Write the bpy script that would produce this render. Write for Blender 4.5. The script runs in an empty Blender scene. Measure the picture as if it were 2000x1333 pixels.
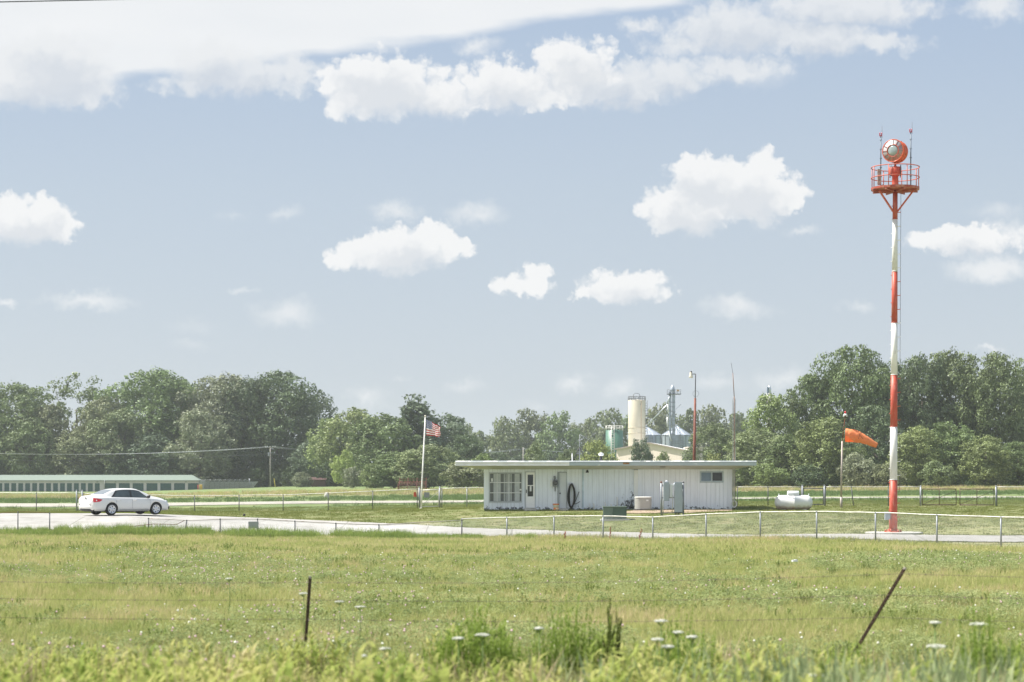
import bpy, math, random
from mathutils import Vector, Matrix, noise as mnoise
import numpy as np
R = math.radians
scene = bpy.context.scene
COL = scene.collection

# ---------------------------------------------------------------- camera, sun, sky, exposure
F, CH, HOR = 3900.0, 2.6, 930.0           # focal length in photo pixels, eye height, horizon row
cam = bpy.data.cameras.new('camera'); camo = bpy.data.objects.new('camera', cam); COL.objects.link(camo)
camo.location = (0, 0, CH); camo.rotation_euler = (R(90), 0, 0)
cam.lens = F / 2000 * 36; cam.sensor_width = 36; cam.shift_y = (HOR - 666.5) / 2000
cam.clip_start = 0.5; cam.clip_end = 6000
cam.dof.use_dof = True; cam.dof.focus_distance = 105; cam.dof.aperture_fstop = 2.0
scene.camera = camo
scene.view_settings.view_transform = 'Standard'; scene.view_settings.look = 'None'
scene.view_settings.gamma = 1.0; scene.view_settings.use_curve_mapping = False
scene.view_settings.exposure = 1.0
scene.cycles.volume_bounces = 1 if hasattr(scene, 'cycles') else 0

SUN_EL, SUN_AZ = 57.0, -80.0               # azimuth: degrees from +Y (away from camera) towards +X
su = bpy.data.lights.new('sun', 'SUN'); suo = bpy.data.objects.new('sun', su); COL.objects.link(suo)
su.energy = 4.4; su.angle = R(0.53); su.color = (1.0, 0.955, 0.88)
sd = Vector((math.sin(R(SUN_AZ)) * math.cos(R(SUN_EL)), math.cos(R(SUN_AZ)) * math.cos(R(SUN_EL)), math.sin(R(SUN_EL))))
suo.rotation_euler = sd.to_track_quat('Z', 'Y').to_euler()

def build_world():
    w = bpy.data.worlds.new('World'); scene.world = w; w.use_nodes = True
    nt = w.node_tree; N = nt.nodes; L = nt.links; N.clear()
    def nd(t, **k):
        n = N.new(t)
        for a, b in k.items(): setattr(n, a, b)
        return n
    def math_(op, a, b=None, c=None, clamp=False):
        n = nd('ShaderNodeMath', operation=op, use_clamp=clamp)
        for i, v in enumerate((a, b, c)):
            if v is None: continue
            if isinstance(v, (int, float)): n.inputs[i].default_value = v
            else: L.new(v, n.inputs[i])
        return n.outputs[0]
    def vmath(op, a, b=None, c=None):
        n = nd('ShaderNodeVectorMath', operation=op)
        for i, v in enumerate((a, b, c)):
            if v is None: continue
            if isinstance(v, (tuple, list)): n.inputs[i].default_value = v
            else: L.new(v, n.inputs[i])
        return n.outputs['Value'] if op == 'LENGTH' else n.outputs[0]
    def mix(f, a, b):
        n = nd('ShaderNodeMix', data_type='RGBA')
        for s, v in ((0, f), (6, a), (7, b)):
            if isinstance(v, (int, float)): n.inputs[s].default_value = v
            elif isinstance(v, tuple): n.inputs[s].default_value = (*v, 1)
            else: L.new(v, n.inputs[s])
        return n.outputs[2]
    out = nd('ShaderNodeOutputWorld'); bg = nd('ShaderNodeBackground'); L.new(bg.outputs[0], out.inputs[0])
    bg.inputs[1].default_value = 0.1
    sky = nd('ShaderNodeTexSky', sky_type='NISHITA'); sky.sun_disc = False
    sky.sun_elevation = R(SUN_EL); sky.sun_rotation = R(SUN_AZ)
    sky.air_density = 1.0; sky.dust_density = 1.5; sky.ozone_density = 1.0
    tc = nd('ShaderNodeTexCoord'); sp = nd('ShaderNodeSeparateXYZ'); L.new(tc.outputs['Generated'], sp.inputs[0])
    x, y, z = sp.outputs
    ya = math_('MAXIMUM', math_('ABSOLUTE', y), 0.02)
    # bearing and height of the view direction, in hundredths of the photo's focal length
    U = math_('DIVIDE', x, ya); V = math_('DIVIDE', z, ya)
    U = math_('MULTIPLY', U, 39.0); V = math_('MULTIPLY', V, 39.0)      # 1 unit = 100 photo pixels; V up from horizon
    # pale summer haze, thicker towards the horizon
    el = math_('MULTIPLY', V, 1/9.3, clamp=True)
    rp = nd('ShaderNodeValToRGB'); L.new(el, rp.inputs[0]); e = rp.color_ramp.elements
    SK = [(0.0, (3.08, 3.36, 3.70)), (0.28, (2.99, 3.33, 3.76)), (0.6, (2.80, 3.22, 3.74)), (1.0, (2.33, 2.88, 3.70))]
    e[0].position = 0; e[0].color = (*[c/10 for c in SK[0][1]], 1); e[1].position = 1; e[1].color = (*[c/10 for c in SK[3][1]], 1)
    for p, c in SK[1:3]:
        q = e.new(p); q.color = (*[v/10 for v in c], 1)
    grad = vmath('SCALE', rp.outputs[0]); grad.node.inputs['Scale'].default_value = 10
    base = mix(0.84, vmath('MULTIPLY', sky.outputs[0], (0.55, 0.55, 0.55)), grad)
    cb = nd('ShaderNodeCombineXYZ'); L.new(U, cb.inputs[0]); L.new(V, cb.inputs[1]); P = cb.outputs[0]
    n1 = nd('ShaderNodeTexNoise', noise_dimensions='2D'); n1.inputs['Scale'].default_value = 1.25; n1.inputs['Detail'].default_value = 5; n1.inputs['Roughness'].default_value = 0.6; L.new(P, n1.inputs[0])
    n2 = nd('ShaderNodeTexNoise', noise_dimensions='2D'); n2.inputs['Scale'].default_value = 3.2; n2.inputs['Detail'].default_value = 6; n2.inputs['Roughness'].default_value = 0.62; L.new(P, n2.inputs[0])
    w1 = vmath('MULTIPLY', vmath('SUBTRACT', n1.outputs['Color'], (0.5, 0.5, 0.5)), (0.80, 0.50, 0))
    w2 = vmath('MULTIPLY', vmath('SUBTRACT', n2.outputs['Color'], (0.5, 0.5, 0.5)), (0.38, 0.34, 0))
    PW = vmath('ADD', vmath('ADD', P, w1), w2)
    # cumulus heads: (px, py, rx, ry, strength) measured on the photo
    thick = [(745,165,125,66,1.1),(835,190,95,42,.85),(690,200,70,34,.8),(990,165,120,52,.85),(870,200,110,30,.7),(1120,125,95,58,.9),(1040,195,130,24,.6),
             (1450,375,105,62,1.1),(1340,410,100,46,1.05),(1370,350,75,46,1.0),(1490,340,42,44,.95),(1530,385,60,36,.9),(1310,430,66,26,.9),
             (50,430,95,44,1.1),(120,450,50,24,.8),(20,405,60,30,.9),(780,490,120,48,1.0),(700,500,66,32,.9),(838,462,56,34,.95),(890,485,48,24,.8),
             (1045,545,44,38,.95),(1000,560,38,18,.6),(1225,560,92,34,1.0),(1160,572,48,16,.8),(1275,555,42,30,.8),(1885,468,125,32,.95),(1840,476,90,17,.8)]
    grey = [(110,130,120,74,1.0),(40,165,110,46,.9),(170,180,80,34,.75),(10,140,60,40,.7),(410,130,95,60,.9),(480,145,110,44,.8),(570,140,60,50,.75),(370,165,90,26,.6),
            (1180,165,170,42,.85),(1300,150,130,40,.7),(1430,135,130,32,.65),(1440,55,150,56,.85),(1590,75,160,44,.8),(1720,85,110,26,.6),(1640,15,230,40,.8),(1250,50,60,26,.5),(1330,90,90,30,.6)]
    thin = [(1935,528,95,32,.85),(1960,455,70,34,.6),(1945,14,75,32,.8),(930,90,60,26,.62),(1500,150,90,30,.35),
            (770,410,70,24,.55),(930,418,80,26,.55),(560,420,46,18,.42),(450,420,36,15,.3),(1950,412,70,25,.4),(1440,600,85,28,.62),(170,587,110,20,.62),(560,610,75,36,.58),(1675,600,48,16,.42),(1565,450,52,14,.5),
            (465,570,32,12,.45),(8,594,32,11,.6),(720,775,52,26,.5),(905,752,46,20,.42),(1120,748,46,22,.5),(1210,755,52,34,.48),(1400,745,70,26,.42),(1520,742,80,26,.5),(1938,683,28,9,.6),(380,680,70,16,.3),(1040,790,60,16,.3),(780,742,30,9,.3),(380,640,80,30,.25)]
    def field(items, src, flat):
        acc = None
        for px, py, rx, ry, s in items:
            cx, cy, rx, ry = (px-1000)/100, (HOR-py)/100, rx/100*1.25, ry/100*1.25
            q = vmath('MULTIPLY_ADD', src, (1/rx, 1/ry, 0), (-cx/rx, -cy/ry, 0))
            d = vmath('LENGTH', q)
            a = math_('MULTIPLY_ADD', d, -s, s)
            acc = math_('MAXIMUM', a, 0.0) if acc is None else math_('SMOOTH_MAX', acc, a, 0.12)
        return acc
    vo = nd('ShaderNodeTexVoronoi', feature='F1', voronoi_dimensions='2D'); vo.inputs['Scale'].default_value = 2.6; vo.inputs['Detail'].default_value = 2; vo.inputs['Roughness'].default_value = .5
    L.new(vmath('ADD', P, w2), vo.inputs['Vector'])
    puff = math_('MULTIPLY_ADD', vo.outputs['Distance'], -0.55, 0.34)
    A = field(thick, PW, True); B = field(thin, PW, False); G = field(grey, PW, True)
    def sstep(v, lo, hi):
        n = nd('ShaderNodeMapRange', interpolation_type='SMOOTHSTEP'); L.new(v, n.inputs[0])
        n.inputs[1].default_value = lo; n.inputs[2].default_value = hi; return n.outputs[0]
    PO = vmath('ADD', PW, (-0.10, 0.30, 0))
    Ao = field([q for q in thick+grey if q[2]*q[3] > 3000], PO, True)
    lit = math_('SUBTRACT', 1.0, sstep(math_('ADD', Ao, math_('MULTIPLY', puff, -0.5)), 0.18, 0.85))
    pk = math_('MULTIPLY', puff, math_('MULTIPLY_ADD', lit, .7, .3))
    def puffed(f, k): return math_('ADD', f, math_('MULTIPLY', math_('MULTIPLY', pk, k), sstep(f, 0.0, 0.12)))
    A = puffed(A, .62); G = puffed(G, .45)
    line = math_('SUBTRACT', V, math_('MULTIPLY_ADD', U, 0.142, 8.76))
    n4 = nd('ShaderNodeTexNoise', noise_dimensions='2D'); n4.inputs['Scale'].default_value = .5; n4.inputs['Detail'].default_value = 4; L.new(vmath('MULTIPLY', P, (.6, 2.2, 0)), n4.inputs[0])
    sheet = math_('MULTIPLY', sstep(math_('ADD', line, math_('MULTIPLY_ADD', n4.outputs[0], .7, -.35)), -0.10, 0.22), 0.95)
    sheet = math_('MULTIPLY', sheet, sstep(math_('MULTIPLY', U, -1.0), -4.5, -3.0))
    def blend(a, b_, f): return math_('ADD', math_('MULTIPLY', a, f), math_('MULTIPLY', b_, math_('SUBTRACT', 1.0, f)))
    ma = blend(sstep(A, 0.05, 0.34), sstep(A, -0.02, 0.55), lit); mb_ = math_('MULTIPLY', sstep(B, 0.06, 0.70), 0.86)
    # shading inside the clouds: billows from noise, greyer where the cloud is thin or low
    n3 = nd('ShaderNodeTexNoise', noise_dimensions='2D'); n3.inputs['Scale'].default_value = 1.1; n3.inputs['Detail'].default_value = 3; L.new(P, n3.inputs[0])
    cl = mix(lit, (3.72, 3.86, 4.06), (4.62, 4.64, 4.66))
    clt = mix(n3.outputs[0], (4.0, 4.14, 4.28), (4.5, 4.55, 4.6))
    c = mix(sheet, base, mix(n4.outputs[0], (4.15, 4.28, 4.42), (4.55, 4.6, 4.66)))
    c = mix(mb_, c, clt)
    mg = math_('MULTIPLY', sstep(G, 0.05, 0.50), 0.86)
    c = mix(mg, c, mix(lit, (3.30, 3.52, 3.84), (4.12, 4.22, 4.34)))
    c = mix(math_('MULTIPLY', ma, 0.94), c, cl)
    L.new(c, bg.inputs[0])
build_world()

# ---------------------------------------------------------------- terrain heights
COLS = [
 (-300, [(0,0),(28,0),(60,-.15),(96,-.35),(99,-.2),(102,.1),(105,.42),(110,.46),(113,.45),(132,.2),(165,.12),(230,.0),(300,-.3),(420,-.7),(900,-.8)]),
 (250,  [(0,0),(28,0),(60,-.15),(96,-.35),(99,-.2),(102,.1),(105,.42),(110,.46),(113,.45),(132,.2),(165,.12),(230,.0),(300,-.3),(420,-.7),(900,-.8)]),
 (600,  [(0,0),(28,0),(60,-.15),(99,-.5),(102,-.35),(107,-.05),(112,.12),(132,.26),(176,.27),(300,.35),(450,.4),(900,.3)]),
 (902,  [(0,0),(28,0),(60,-.2),(102,-.64),(103.5,-.45),(107,-.2),(110,.1),(118,.62),(133,.55),(168,.36),(300,.5),(450,.6),(900,.6)]),
 (1275, [(0,0),(28,0),(60,-.2),(94,-.48),(96,-.4),(99,-.26),(103,.0),(108,.25),(112,.5),(118,.62),(135,.7),(168,.6),(325,.8),(900,.8)]),
 (1743, [(0,0),(28,0),(60,-.2),(84.5,-.34),(86,-.25),(90,-.02),(93,.1),(105,.4),(118,.62),(130,.75),(168,.78),(325,.95),(900,.9)]),
 (1955, [(0,0),(28,0),(60,-.2),(82,-.4),(84,-.36),(86,-.3),(90,-.08),(93,.03),(105,.4),(118,.62),(130,.78),(168,.82),(325,.95),(900,.9)]),
 (2500, [(0,0),(28,0),(60,-.2),(78,-.42),(84,-.36),(88,-.15),(93,.03),(105,.4),(118,.62),(130,.78),(168,.82),(325,.95),(900,.9)])]
def _col(c, y):
    if y <= c[0][0]: return c[0][1]
    for (a, za), (b, zb) in zip(c, c[1:]):
        if y <= b: return za + (zb-za)*(y-a)/(b-a)
    return c[-1][1]
def H(x, y):
    yy = max(y, 1.0); px = 1000 + F*x/yy
    if px <= COLS[0][0]: z = _col(COLS[0][1], y)
    elif px >= COLS[-1][0]: z = _col(COLS[-1][1], y)
    else:
        for (pa, ca), (pb, cb) in zip(COLS, COLS[1:]):
            if px <= pb:
                t = (px-pa)/(pb-pa); z = _col(ca, y)*(1-t) + _col(cb, y)*t; break
    return z
def X(px, Y): return (px-1000)/F*Y
def ZP(py, Y): return CH + (HOR-py)/F*Y

# ---------------------------------------------------------------- mesh helper
class MB:
    def __init__(s, smooth=False): s.v = []; s.f = []; s.m = []; s.uv = None; s.smooth = smooth; s.sm = []
    def add(s, vs, fs, mi=0, sm=None):
        o = len(s.v); s.v += [tuple(p) for p in vs]
        for f in fs: s.f.append(tuple(i+o for i in f)); s.m.append(mi); s.sm.append(s.smooth if sm is None else sm)
        return s
    def box(s, c, d, rz=0, mi=0, M=None):
        hx, hy, hz = d[0]/2, d[1]/2, d[2]/2; ca, sa = math.cos(rz), math.sin(rz); vs = []
        for z in (-hz, hz):
            for x, y in ((-hx,-hy),(hx,-hy),(hx,hy),(-hx,hy)):
                vs.append((c[0]+x*ca-y*sa, c[1]+x*sa+y*ca, c[2]+z))
        return s.add(vs, [(3,2,1,0),(4,5,6,7),(0,1,5,4),(1,2,6,5),(2,3,7,6),(3,0,4,7)], mi, False)
    def span(s, x0, x1, y0, y1, z0, z1, mi=0): return s.box(((x0+x1)/2,(y0+y1)/2,(z0+z1)/2),(x1-x0,y1-y0,z1-z0),0,mi)
    def tube(s, pts, r, n=8, mi=0, cap=True, sm=True):
        pts = [Vector(p) for p in pts]; rs = r if isinstance(r, (list, tuple)) else [r]*len(pts)
        vs = []; k = len(pts); u = None
        for i, p in enumerate(pts):
            d = (pts[min(i+1,k-1)] - pts[max(i-1,0)])
            d = d.normalized() if d.length > 1e-9 else Vector((0,0,1))
            if u is None:
                u = d.orthogonal().normalized()
            else:
                u = u - d*u.dot(d)
                u = u.normalized() if u.length > 1e-6 else d.orthogonal().normalized()
            w = d.cross(u)
            for j in range(n):
                a = 2*math.pi*(j+.5)/n; vs.append(p + (u*math.cos(a)+w*math.sin(a))*rs[i])
        fs = [(i*n+j, i*n+(j+1)%n, (i+1)*n+(j+1)%n, (i+1)*n+j) for i in range(k-1) for j in range(n)]
        s.add(vs, fs, mi, sm)
        if cap:
            o = len(s.v)-len(vs)
            s.f += [tuple(o+j for j in range(n))[::-1], tuple(o+(k-1)*n+j for j in range(n))]; s.m += [mi,mi]; s.sm += [False,False]
        return s
    def bar(s, a, b, w, h=None, mi=0):
        a, b = Vector(a), Vector(b); d = (b-a).normalized(); h = h or w
        u = d.cross(Vector((0,0,1))); u = u.normalized() if u.length > 1e-3 else Vector((1,0,0)); v = u.cross(d)
        vs = [p + u*sx*w/2 + v*sz*h/2 for p in (a, b) for sx, sz in ((-1,-1),(1,-1),(1,1),(-1,1))]
        return s.add(vs, [(3,2,1,0),(4,5,6,7),(0,1,5,4),(1,2,6,5),(2,3,7,6),(3,0,4,7)], mi, False)
    def lathe(s, c, prof, n=20, mi=0, M=None, sm=True, cap=True):
        vs = []; c = Vector(c)
        for r, z in prof:
            for j in range(n):
                a = 2*math.pi*j/n; p = Vector((r*math.cos(a), r*math.sin(a), z))
                vs.append(c + (M @ p if M else p))
        k = len(prof)
        fs = [(i*n+j, i*n+(j+1)%n, (i+1)*n+(j+1)%n, (i+1)*n+j) for i in range(k-1) for j in range(n)]
        if cap and prof[0][0] > 1e-6: fs.append(tuple(range(n))[::-1])
        if cap and prof[-1][0] > 1e-6: fs.append(tuple((k-1)*n+j for j in range(n)))
        return s.add(vs, fs, mi, sm)
    def mesh(s, name, mats, off=(0,0,0)):
        me = bpy.data.meshes.new(name); ox, oy, oz = off
        me.from_pydata([(a-ox, b-oy, c-oz) for a, b, c in s.v], [], s.f)
        for m in mats: me.materials.append(m)
        me.polygons.foreach_set('material_index', s.m); me.polygons.foreach_set('use_smooth', s.sm)
        me.update(); return me

def wloc(o):
    v = Vector((0,0,0))
    while o: v += o.location; o = o.parent
    return v
def obj(name, mb, mats, parent=None, origin=None):
    if not isinstance(mats, (list, tuple)): mats = [mats]
    if parent is not None: off = wloc(parent)
    elif origin is not None: off = Vector(origin)
    else:
        a = np.array(mb.v); off = Vector(((a[:,0].min()+a[:,0].max())/2, (a[:,1].min()+a[:,1].max())/2, a[:,2].min()))
    o = bpy.data.objects.new(name, mb.mesh(name, mats, off)); COL.objects.link(o)
    if parent is not None: o.parent = parent
    else: o.location = off
    return o
def tag(o, label=None, cat=None, group=None, kind=None):
    if label: o['label'] = label
    if cat: o['category'] = cat
    if group: o['group'] = group
    if kind: o['kind'] = kind
    return o
def thing(name, label, cat, loc, group=None):
    o = bpy.data.objects.new(name, None); o.empty_display_size = 0.3; COL.objects.link(o); o.location = loc
    return tag(o, label, cat, group)
def dup(root, loc, scale=None, rz=0, label=None, group=None):
    r = root.copy(); COL.objects.link(r); r.location = loc; r.rotation_euler = (0, 0, rz)
    if scale: r.scale = scale
    if label: r['label'] = label
    if group: r['group'] = group
    for ch in list(root.children):
        c = ch.copy(); COL.objects.link(c); c.parent = r
        for g in ch.children:
            d = g.copy(); COL.objects.link(d); d.parent = c
    return r

# ---------------------------------------------------------------- materials
def mat(name, col, rough=0.6, metal=0.0, var=0.12, scale=3.0, bump=0.0, col2=None, f2=(0.5, 0.7), coat=0.0, spec=None, stretch=None):
    m = bpy.data.materials.new(name); m.use_nodes = True; nt = m.node_tree; N = nt.nodes; L = nt.links
    b = N['Principled BSDF']; b.inputs['Roughness'].default_value = rough; b.inputs['Metallic'].default_value = metal
    if coat: b.inputs['Coat Weight'].default_value = coat; b.inputs['Coat Roughness'].default_value = 0.05
    if spec is not None: b.inputs['Specular IOR Level'].default_value = spec
    tc = N.new('ShaderNodeTexCoord'); n = N.new('ShaderNodeTexNoise'); n.inputs['Scale'].default_value = scale; n.inputs['Detail'].default_value = 6
    src = tc.outputs['Object']
    if stretch:
        mp = N.new('ShaderNodeMapping'); mp.inputs['Scale'].default_value = stretch; L.new(src, mp.inputs[0]); src = mp.outputs[0]
    L.new(src, n.inputs[0])
    r = N.new('ShaderNodeValToRGB'); L.new(n.outputs[0], r.inputs[0]); e = r.color_ramp.elements
    if col2 is None:
        e[0].position = 0.3; e[1].position = 0.7
        e[0].color = (*[min(1, c*(1-var)) for c in col], 1); e[1].color = (*[min(1, c*(1+var)) for c in col], 1)
    else:
        e[0].position, e[1].position = f2; e[0].color = (*col, 1); e[1].color = (*col2, 1)
    L.new(r.outputs[0], b.inputs['Base Color'])
    if bump:
        bp = N.new('ShaderNodeBump'); bp.inputs['Strength'].default_value = bump; bp.inputs['Distance'].default_value = 0.05
        L.new(n.outputs[0], bp.inputs['Height']); L.new(bp.outputs[0], b.inputs['Normal'])
    return m
def leafmat(name, use_obj=True, cols=None, trans=0.32, nscale=0.35, gloss=0.0):
    m = bpy.data.materials.new(name); m.use_nodes = True; nt = m.node_tree; N = nt.nodes; L = nt.links; N.clear()
    out = N.new('ShaderNodeOutputMaterial'); d = N.new('ShaderNodeBsdfDiffuse'); t = N.new('ShaderNodeBsdfTranslucent'); mx = N.new('ShaderNodeMixShader')
    oi = N.new('ShaderNodeObjectInfo'); geo = N.new('ShaderNodeNewGeometry'); n = N.new('ShaderNodeTexNoise')
    n.inputs['Scale'].default_value = nscale; n.inputs['Detail'].default_value = 3; L.new(geo.outputs['Position'], n.inputs[0])
    if use_obj:
        mr = N.new('ShaderNodeMapRange'); mr.inputs[1].default_value = .3; mr.inputs[2].default_value = .7; mr.inputs[3].default_value = .72; mr.inputs[4].default_value = 1.3
        L.new(n.outputs[0], mr.inputs[0]); vm = N.new('ShaderNodeVectorMath'); vm.operation = 'SCALE'
        L.new(oi.outputs['Color'], vm.inputs[0]); L.new(mr.outputs[0], vm.inputs['Scale']); c = vm.outputs[0]
    else:
        r = N.new('ShaderNodeValToRGB'); e = r.color_ramp.elements
        ad = N.new('ShaderNodeMath'); ad.operation = 'MULTIPLY_ADD'; L.new(oi.outputs['Random'], ad.inputs[0]); ad.inputs[1].default_value = 0.55
        m2 = N.new('ShaderNodeMath'); m2.operation = 'MULTIPLY_ADD'; L.new(n.outputs[0], m2.inputs[0]); m2.inputs[1].default_value = 1.1; m2.inputs[2].default_value = -0.35
        L.new(m2.outputs[0], ad.inputs[2]); L.new(ad.outputs[0], r.inputs[0])
        e[0].position = 0; e[0].color = (*cols[0], 1); e[1].position = 1; e[1].color = (*cols[-1], 1)
        for i, cc in enumerate(cols[1:-1]):
            q = e.new((i+1)/(len(cols)-1)); q.color = (*cc, 1)
        c = r.outputs[0]
    L.new(c, d.inputs[0]); L.new(c, t.inputs[0]); mx.inputs[0].default_value = trans
    L.new(d.outputs[0], mx.inputs[1]); L.new(t.outputs[0], mx.inputs[2])
    gl = N.new('ShaderNodeBsdfGlossy'); gl.inputs['Roughness'].default_value = .42; gl.inputs[0].default_value = (.9,.95,1,1); m3 = N.new('ShaderNodeMixShader'); m3.inputs[0].default_value = gloss
    L.new(mx.outputs[0], m3.inputs[1]); L.new(gl.outputs[0], m3.inputs[2]); L.new(m3.outputs[0], out.inputs[0])
    return m
def glass(name, col, rough=0.05):
    m = bpy.data.materials.new(name); m.use_nodes = True; b = m.node_tree.nodes['Principled BSDF']
    b.inputs['Base Color'].default_value = (*col, 1); b.inputs['Roughness'].default_value = rough; b.inputs['Specular IOR Level'].default_value = 0.8
    return m

def concrete_mat():
    m = mat('bleached_concrete', (.345,.335,.318), .9, 0, .1, .35, .15); nt = m.node_tree; N = nt.nodes; L = nt.links; b = N['Principled BSDF']; src = b.inputs['Base Color'].links[0].from_socket
    geo = N.new('ShaderNodeNewGeometry'); br = N.new('ShaderNodeTexBrick'); br.offset = 0; br.inputs['Scale'].default_value = 1; br.inputs['Brick Width'].default_value = 4.5; br.inputs['Row Height'].default_value = 3.2; br.inputs['Mortar Size'].default_value = .035
    L.new(geo.outputs['Position'], br.inputs['Vector']); br.inputs['Color1'].default_value = (1,1,1,1); br.inputs['Color2'].default_value = (.90,.91,.92,1); br.inputs['Mortar'].default_value = (.55,.55,.52,1)
    n = N.new('ShaderNodeTexNoise'); n.inputs['Scale'].default_value = .8; n.inputs['Detail'].default_value = 8; n.inputs['Roughness'].default_value = .7; L.new(geo.outputs['Position'], n.inputs[0])
    r = N.new('ShaderNodeValToRGB'); L.new(n.outputs[0], r.inputs[0]); e = r.color_ramp.elements; e[0].position = .34; e[0].color = (.72,.71,.68,1); e[1].position = .52; e[1].color = (1,1,1,1)
    a = src
    for q in (br.outputs[0], r.outputs[0]):
        x = N.new('ShaderNodeMix'); x.data_type = 'RGBA'; x.blend_type = 'MULTIPLY'; x.inputs[0].default_value = 1; L.new(a, x.inputs[6]); L.new(q, x.inputs[7]); a = x.outputs[2]
    L.new(a, b.inputs['Base Color']); return m
GALV = mat('galvanised_steel', (.27,.29,.32), .55, .4, .2, 20)
GALVD = mat('weathered_steel_post', (.12,.125,.135), .6, .3, .25, 12)
RAIL = mat('pale_rail', (.62,.61,.58), .5, .3, .2, 6)
WIRE = mat('chain_wire', (.50,.51,.52), .45, .4)
RUST = mat('rusty_iron', (.16,.065,.035), .85, .2, .4, 8)
REDP = mat('faded_red_paint', (.52,.075,.04), .45, 0, .14, 1.5, 0, (.58,.17,.11), (.45,.75))
WHTP = mat('tower_white_paint', (.80,.80,.78), .45, 0, .05, 2)
CONC = mat('concrete', (.50,.49,.46), .85, 0, .12, 1.2, .2)
DARK = mat('black_rubber', (.02,.02,.022), .6, 0)
# ---------------------------------------------------------------- ground, road, apron, gravel
def ground_mat():
    m = bpy.data.materials.new('meadow_ground'); m.use_nodes = True; nt = m.node_tree; N = nt.nodes; L = nt.links
    b = N['Principled BSDF']; b.inputs['Roughness'].default_value = 0.95; b.inputs['Specular IOR Level'].default_value = 0.15
    geo = N.new('ShaderNodeNewGeometry'); sp = N.new('ShaderNodeSeparateXYZ'); L.new(geo.outputs['Position'], sp.inputs[0])
    def noise(sc, det=5, stretch=(1,1,1)):
        mp = N.new('ShaderNodeMapping'); mp.inputs['Scale'].default_value = stretch; L.new(geo.outputs['Position'], mp.inputs[0])
        n = N.new('ShaderNodeTexNoise'); n.inputs['Scale'].default_value = sc; n.inputs['Detail'].default_value = det; L.new(mp.outputs[0], n.inputs[0]); return n.outputs[0]
    def ramp(v, stops):
        r = N.new('ShaderNodeValToRGB'); L.new(v, r.inputs[0]); e = r.color_ramp.elements
        e[0].position = stops[0][0]; e[0].color = (*stops[0][1], 1); e[1].position = stops[-1][0]; e[1].color = (*stops[-1][1], 1)
        for p, c in stops[1:-1]:
            q = e.new(p); q.color = (*c, 1)
        return r.outputs[0]
    def mixc(f, a, bb):
        n = N.new('ShaderNodeMix'); n.data_type = 'RGBA'; L.new(f, n.inputs[0]); L.new(a, n.inputs[6]); L.new(bb, n.inputs[7]); return n.outputs[2]
    near = ramp(noise(1.1, 8), [(.3,(.17,.19,.08)),(.5,(.25,.26,.12)),(.7,(.34,.30,.18))])
    lawn = ramp(noise(.5, 9), [(.3,(.125,.15,.055)),(.5,(.16,.18,.07)),(.68,(.24,.225,.12))])
    far = ramp(noise(.25, 8, (1,.25,1)), [(.3,(.13,.185,.075)),(.55,(.17,.22,.09)),(.7,(.24,.25,.12))])
    tan = ramp(noise(.2, 8, (1,.3,1)), [(.35,(.16,.19,.07)),(.55,(.27,.25,.13)),(.7,(.34,.30,.18))])
    wob = N.new('ShaderNodeMath'); wob.operation = 'MULTIPLY_ADD'; L.new(noise(.05, 5), wob.inputs[0]); wob.inputs[1].default_value = 14; L.new(sp.outputs[1], wob.inputs[2])
    def band(lo, hi):
        n = N.new('ShaderNodeMapRange'); n.interpolation_type = 'SMOOTHSTEP'; L.new(wob.outputs[0], n.inputs[0]); n.inputs[1].default_value = lo; n.inputs[2].default_value = hi; return n.outputs[0]
    def mul(a, bb):
        n = N.new('ShaderNodeMath'); n.operation = 'MULTIPLY'; L.new(a, n.inputs[0]); L.new(bb, n.inputs[1]); return n.outputs[0]
    def inv(a):
        n = N.new('ShaderNodeMath'); n.operation = 'SUBTRACT'; n.inputs[0].default_value = 1; L.new(a, n.inputs[1]); return n.outputs[0]
    c = mixc(band(96, 112), near, lawn); c = mixc(band(138, 148), c, far)
    c = mixc(mul(band(222, 245), inv(band(285, 305))), c, tan)
    L.new(c, b.inputs['Base Color'])
    bp = N.new('ShaderNodeBump'); bp.inputs['Strength'].default_value = .6; bp.inputs['Distance'].default_value = .12; L.new(noise(6, 8), bp.inputs['Height']); L.new(bp.outputs[0], b.inputs['Normal'])
    return m
GROUND = ground_mat()
ys = [-40, -10, 5, 12, 18, 24] + [28+4*i for i in range(12)] + [76+.5*i for i in range(120)] + [136+4*i for i in range(30)] + [256+15*i for i in range(24)] + [650, 750, 900, 1200, 1900]
us = [-5, -2.5, -1.2, -.7, -.5] + [-.4+.0125*i for i in range(65)] + [.5, .7, 1.2, 2.5, 5]
g = MB(True); vs = []
def gx(u, y): return u*(max(y, 0)+ (0 if y > 30 else (30-y)*.6) + 6)
for y in ys:
    for u in us:
        x = gx(u, y); h = H(x, y) + .025*mnoise.noise(Vector((x*.35, y*.35, 0)))*(1 if y < 84 or y > 136 else .3)
        vs.append((x, y, h))
n = len(us)
g.add(vs, [(j*n+i, j*n+i+1, (j+1)*n+i+1, (j+1)*n+i) for j in range(len(ys)-1) for i in range(n-1)])
tag(obj('ground', g, GROUND, origin=(0,0,0)), kind='structure')

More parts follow.
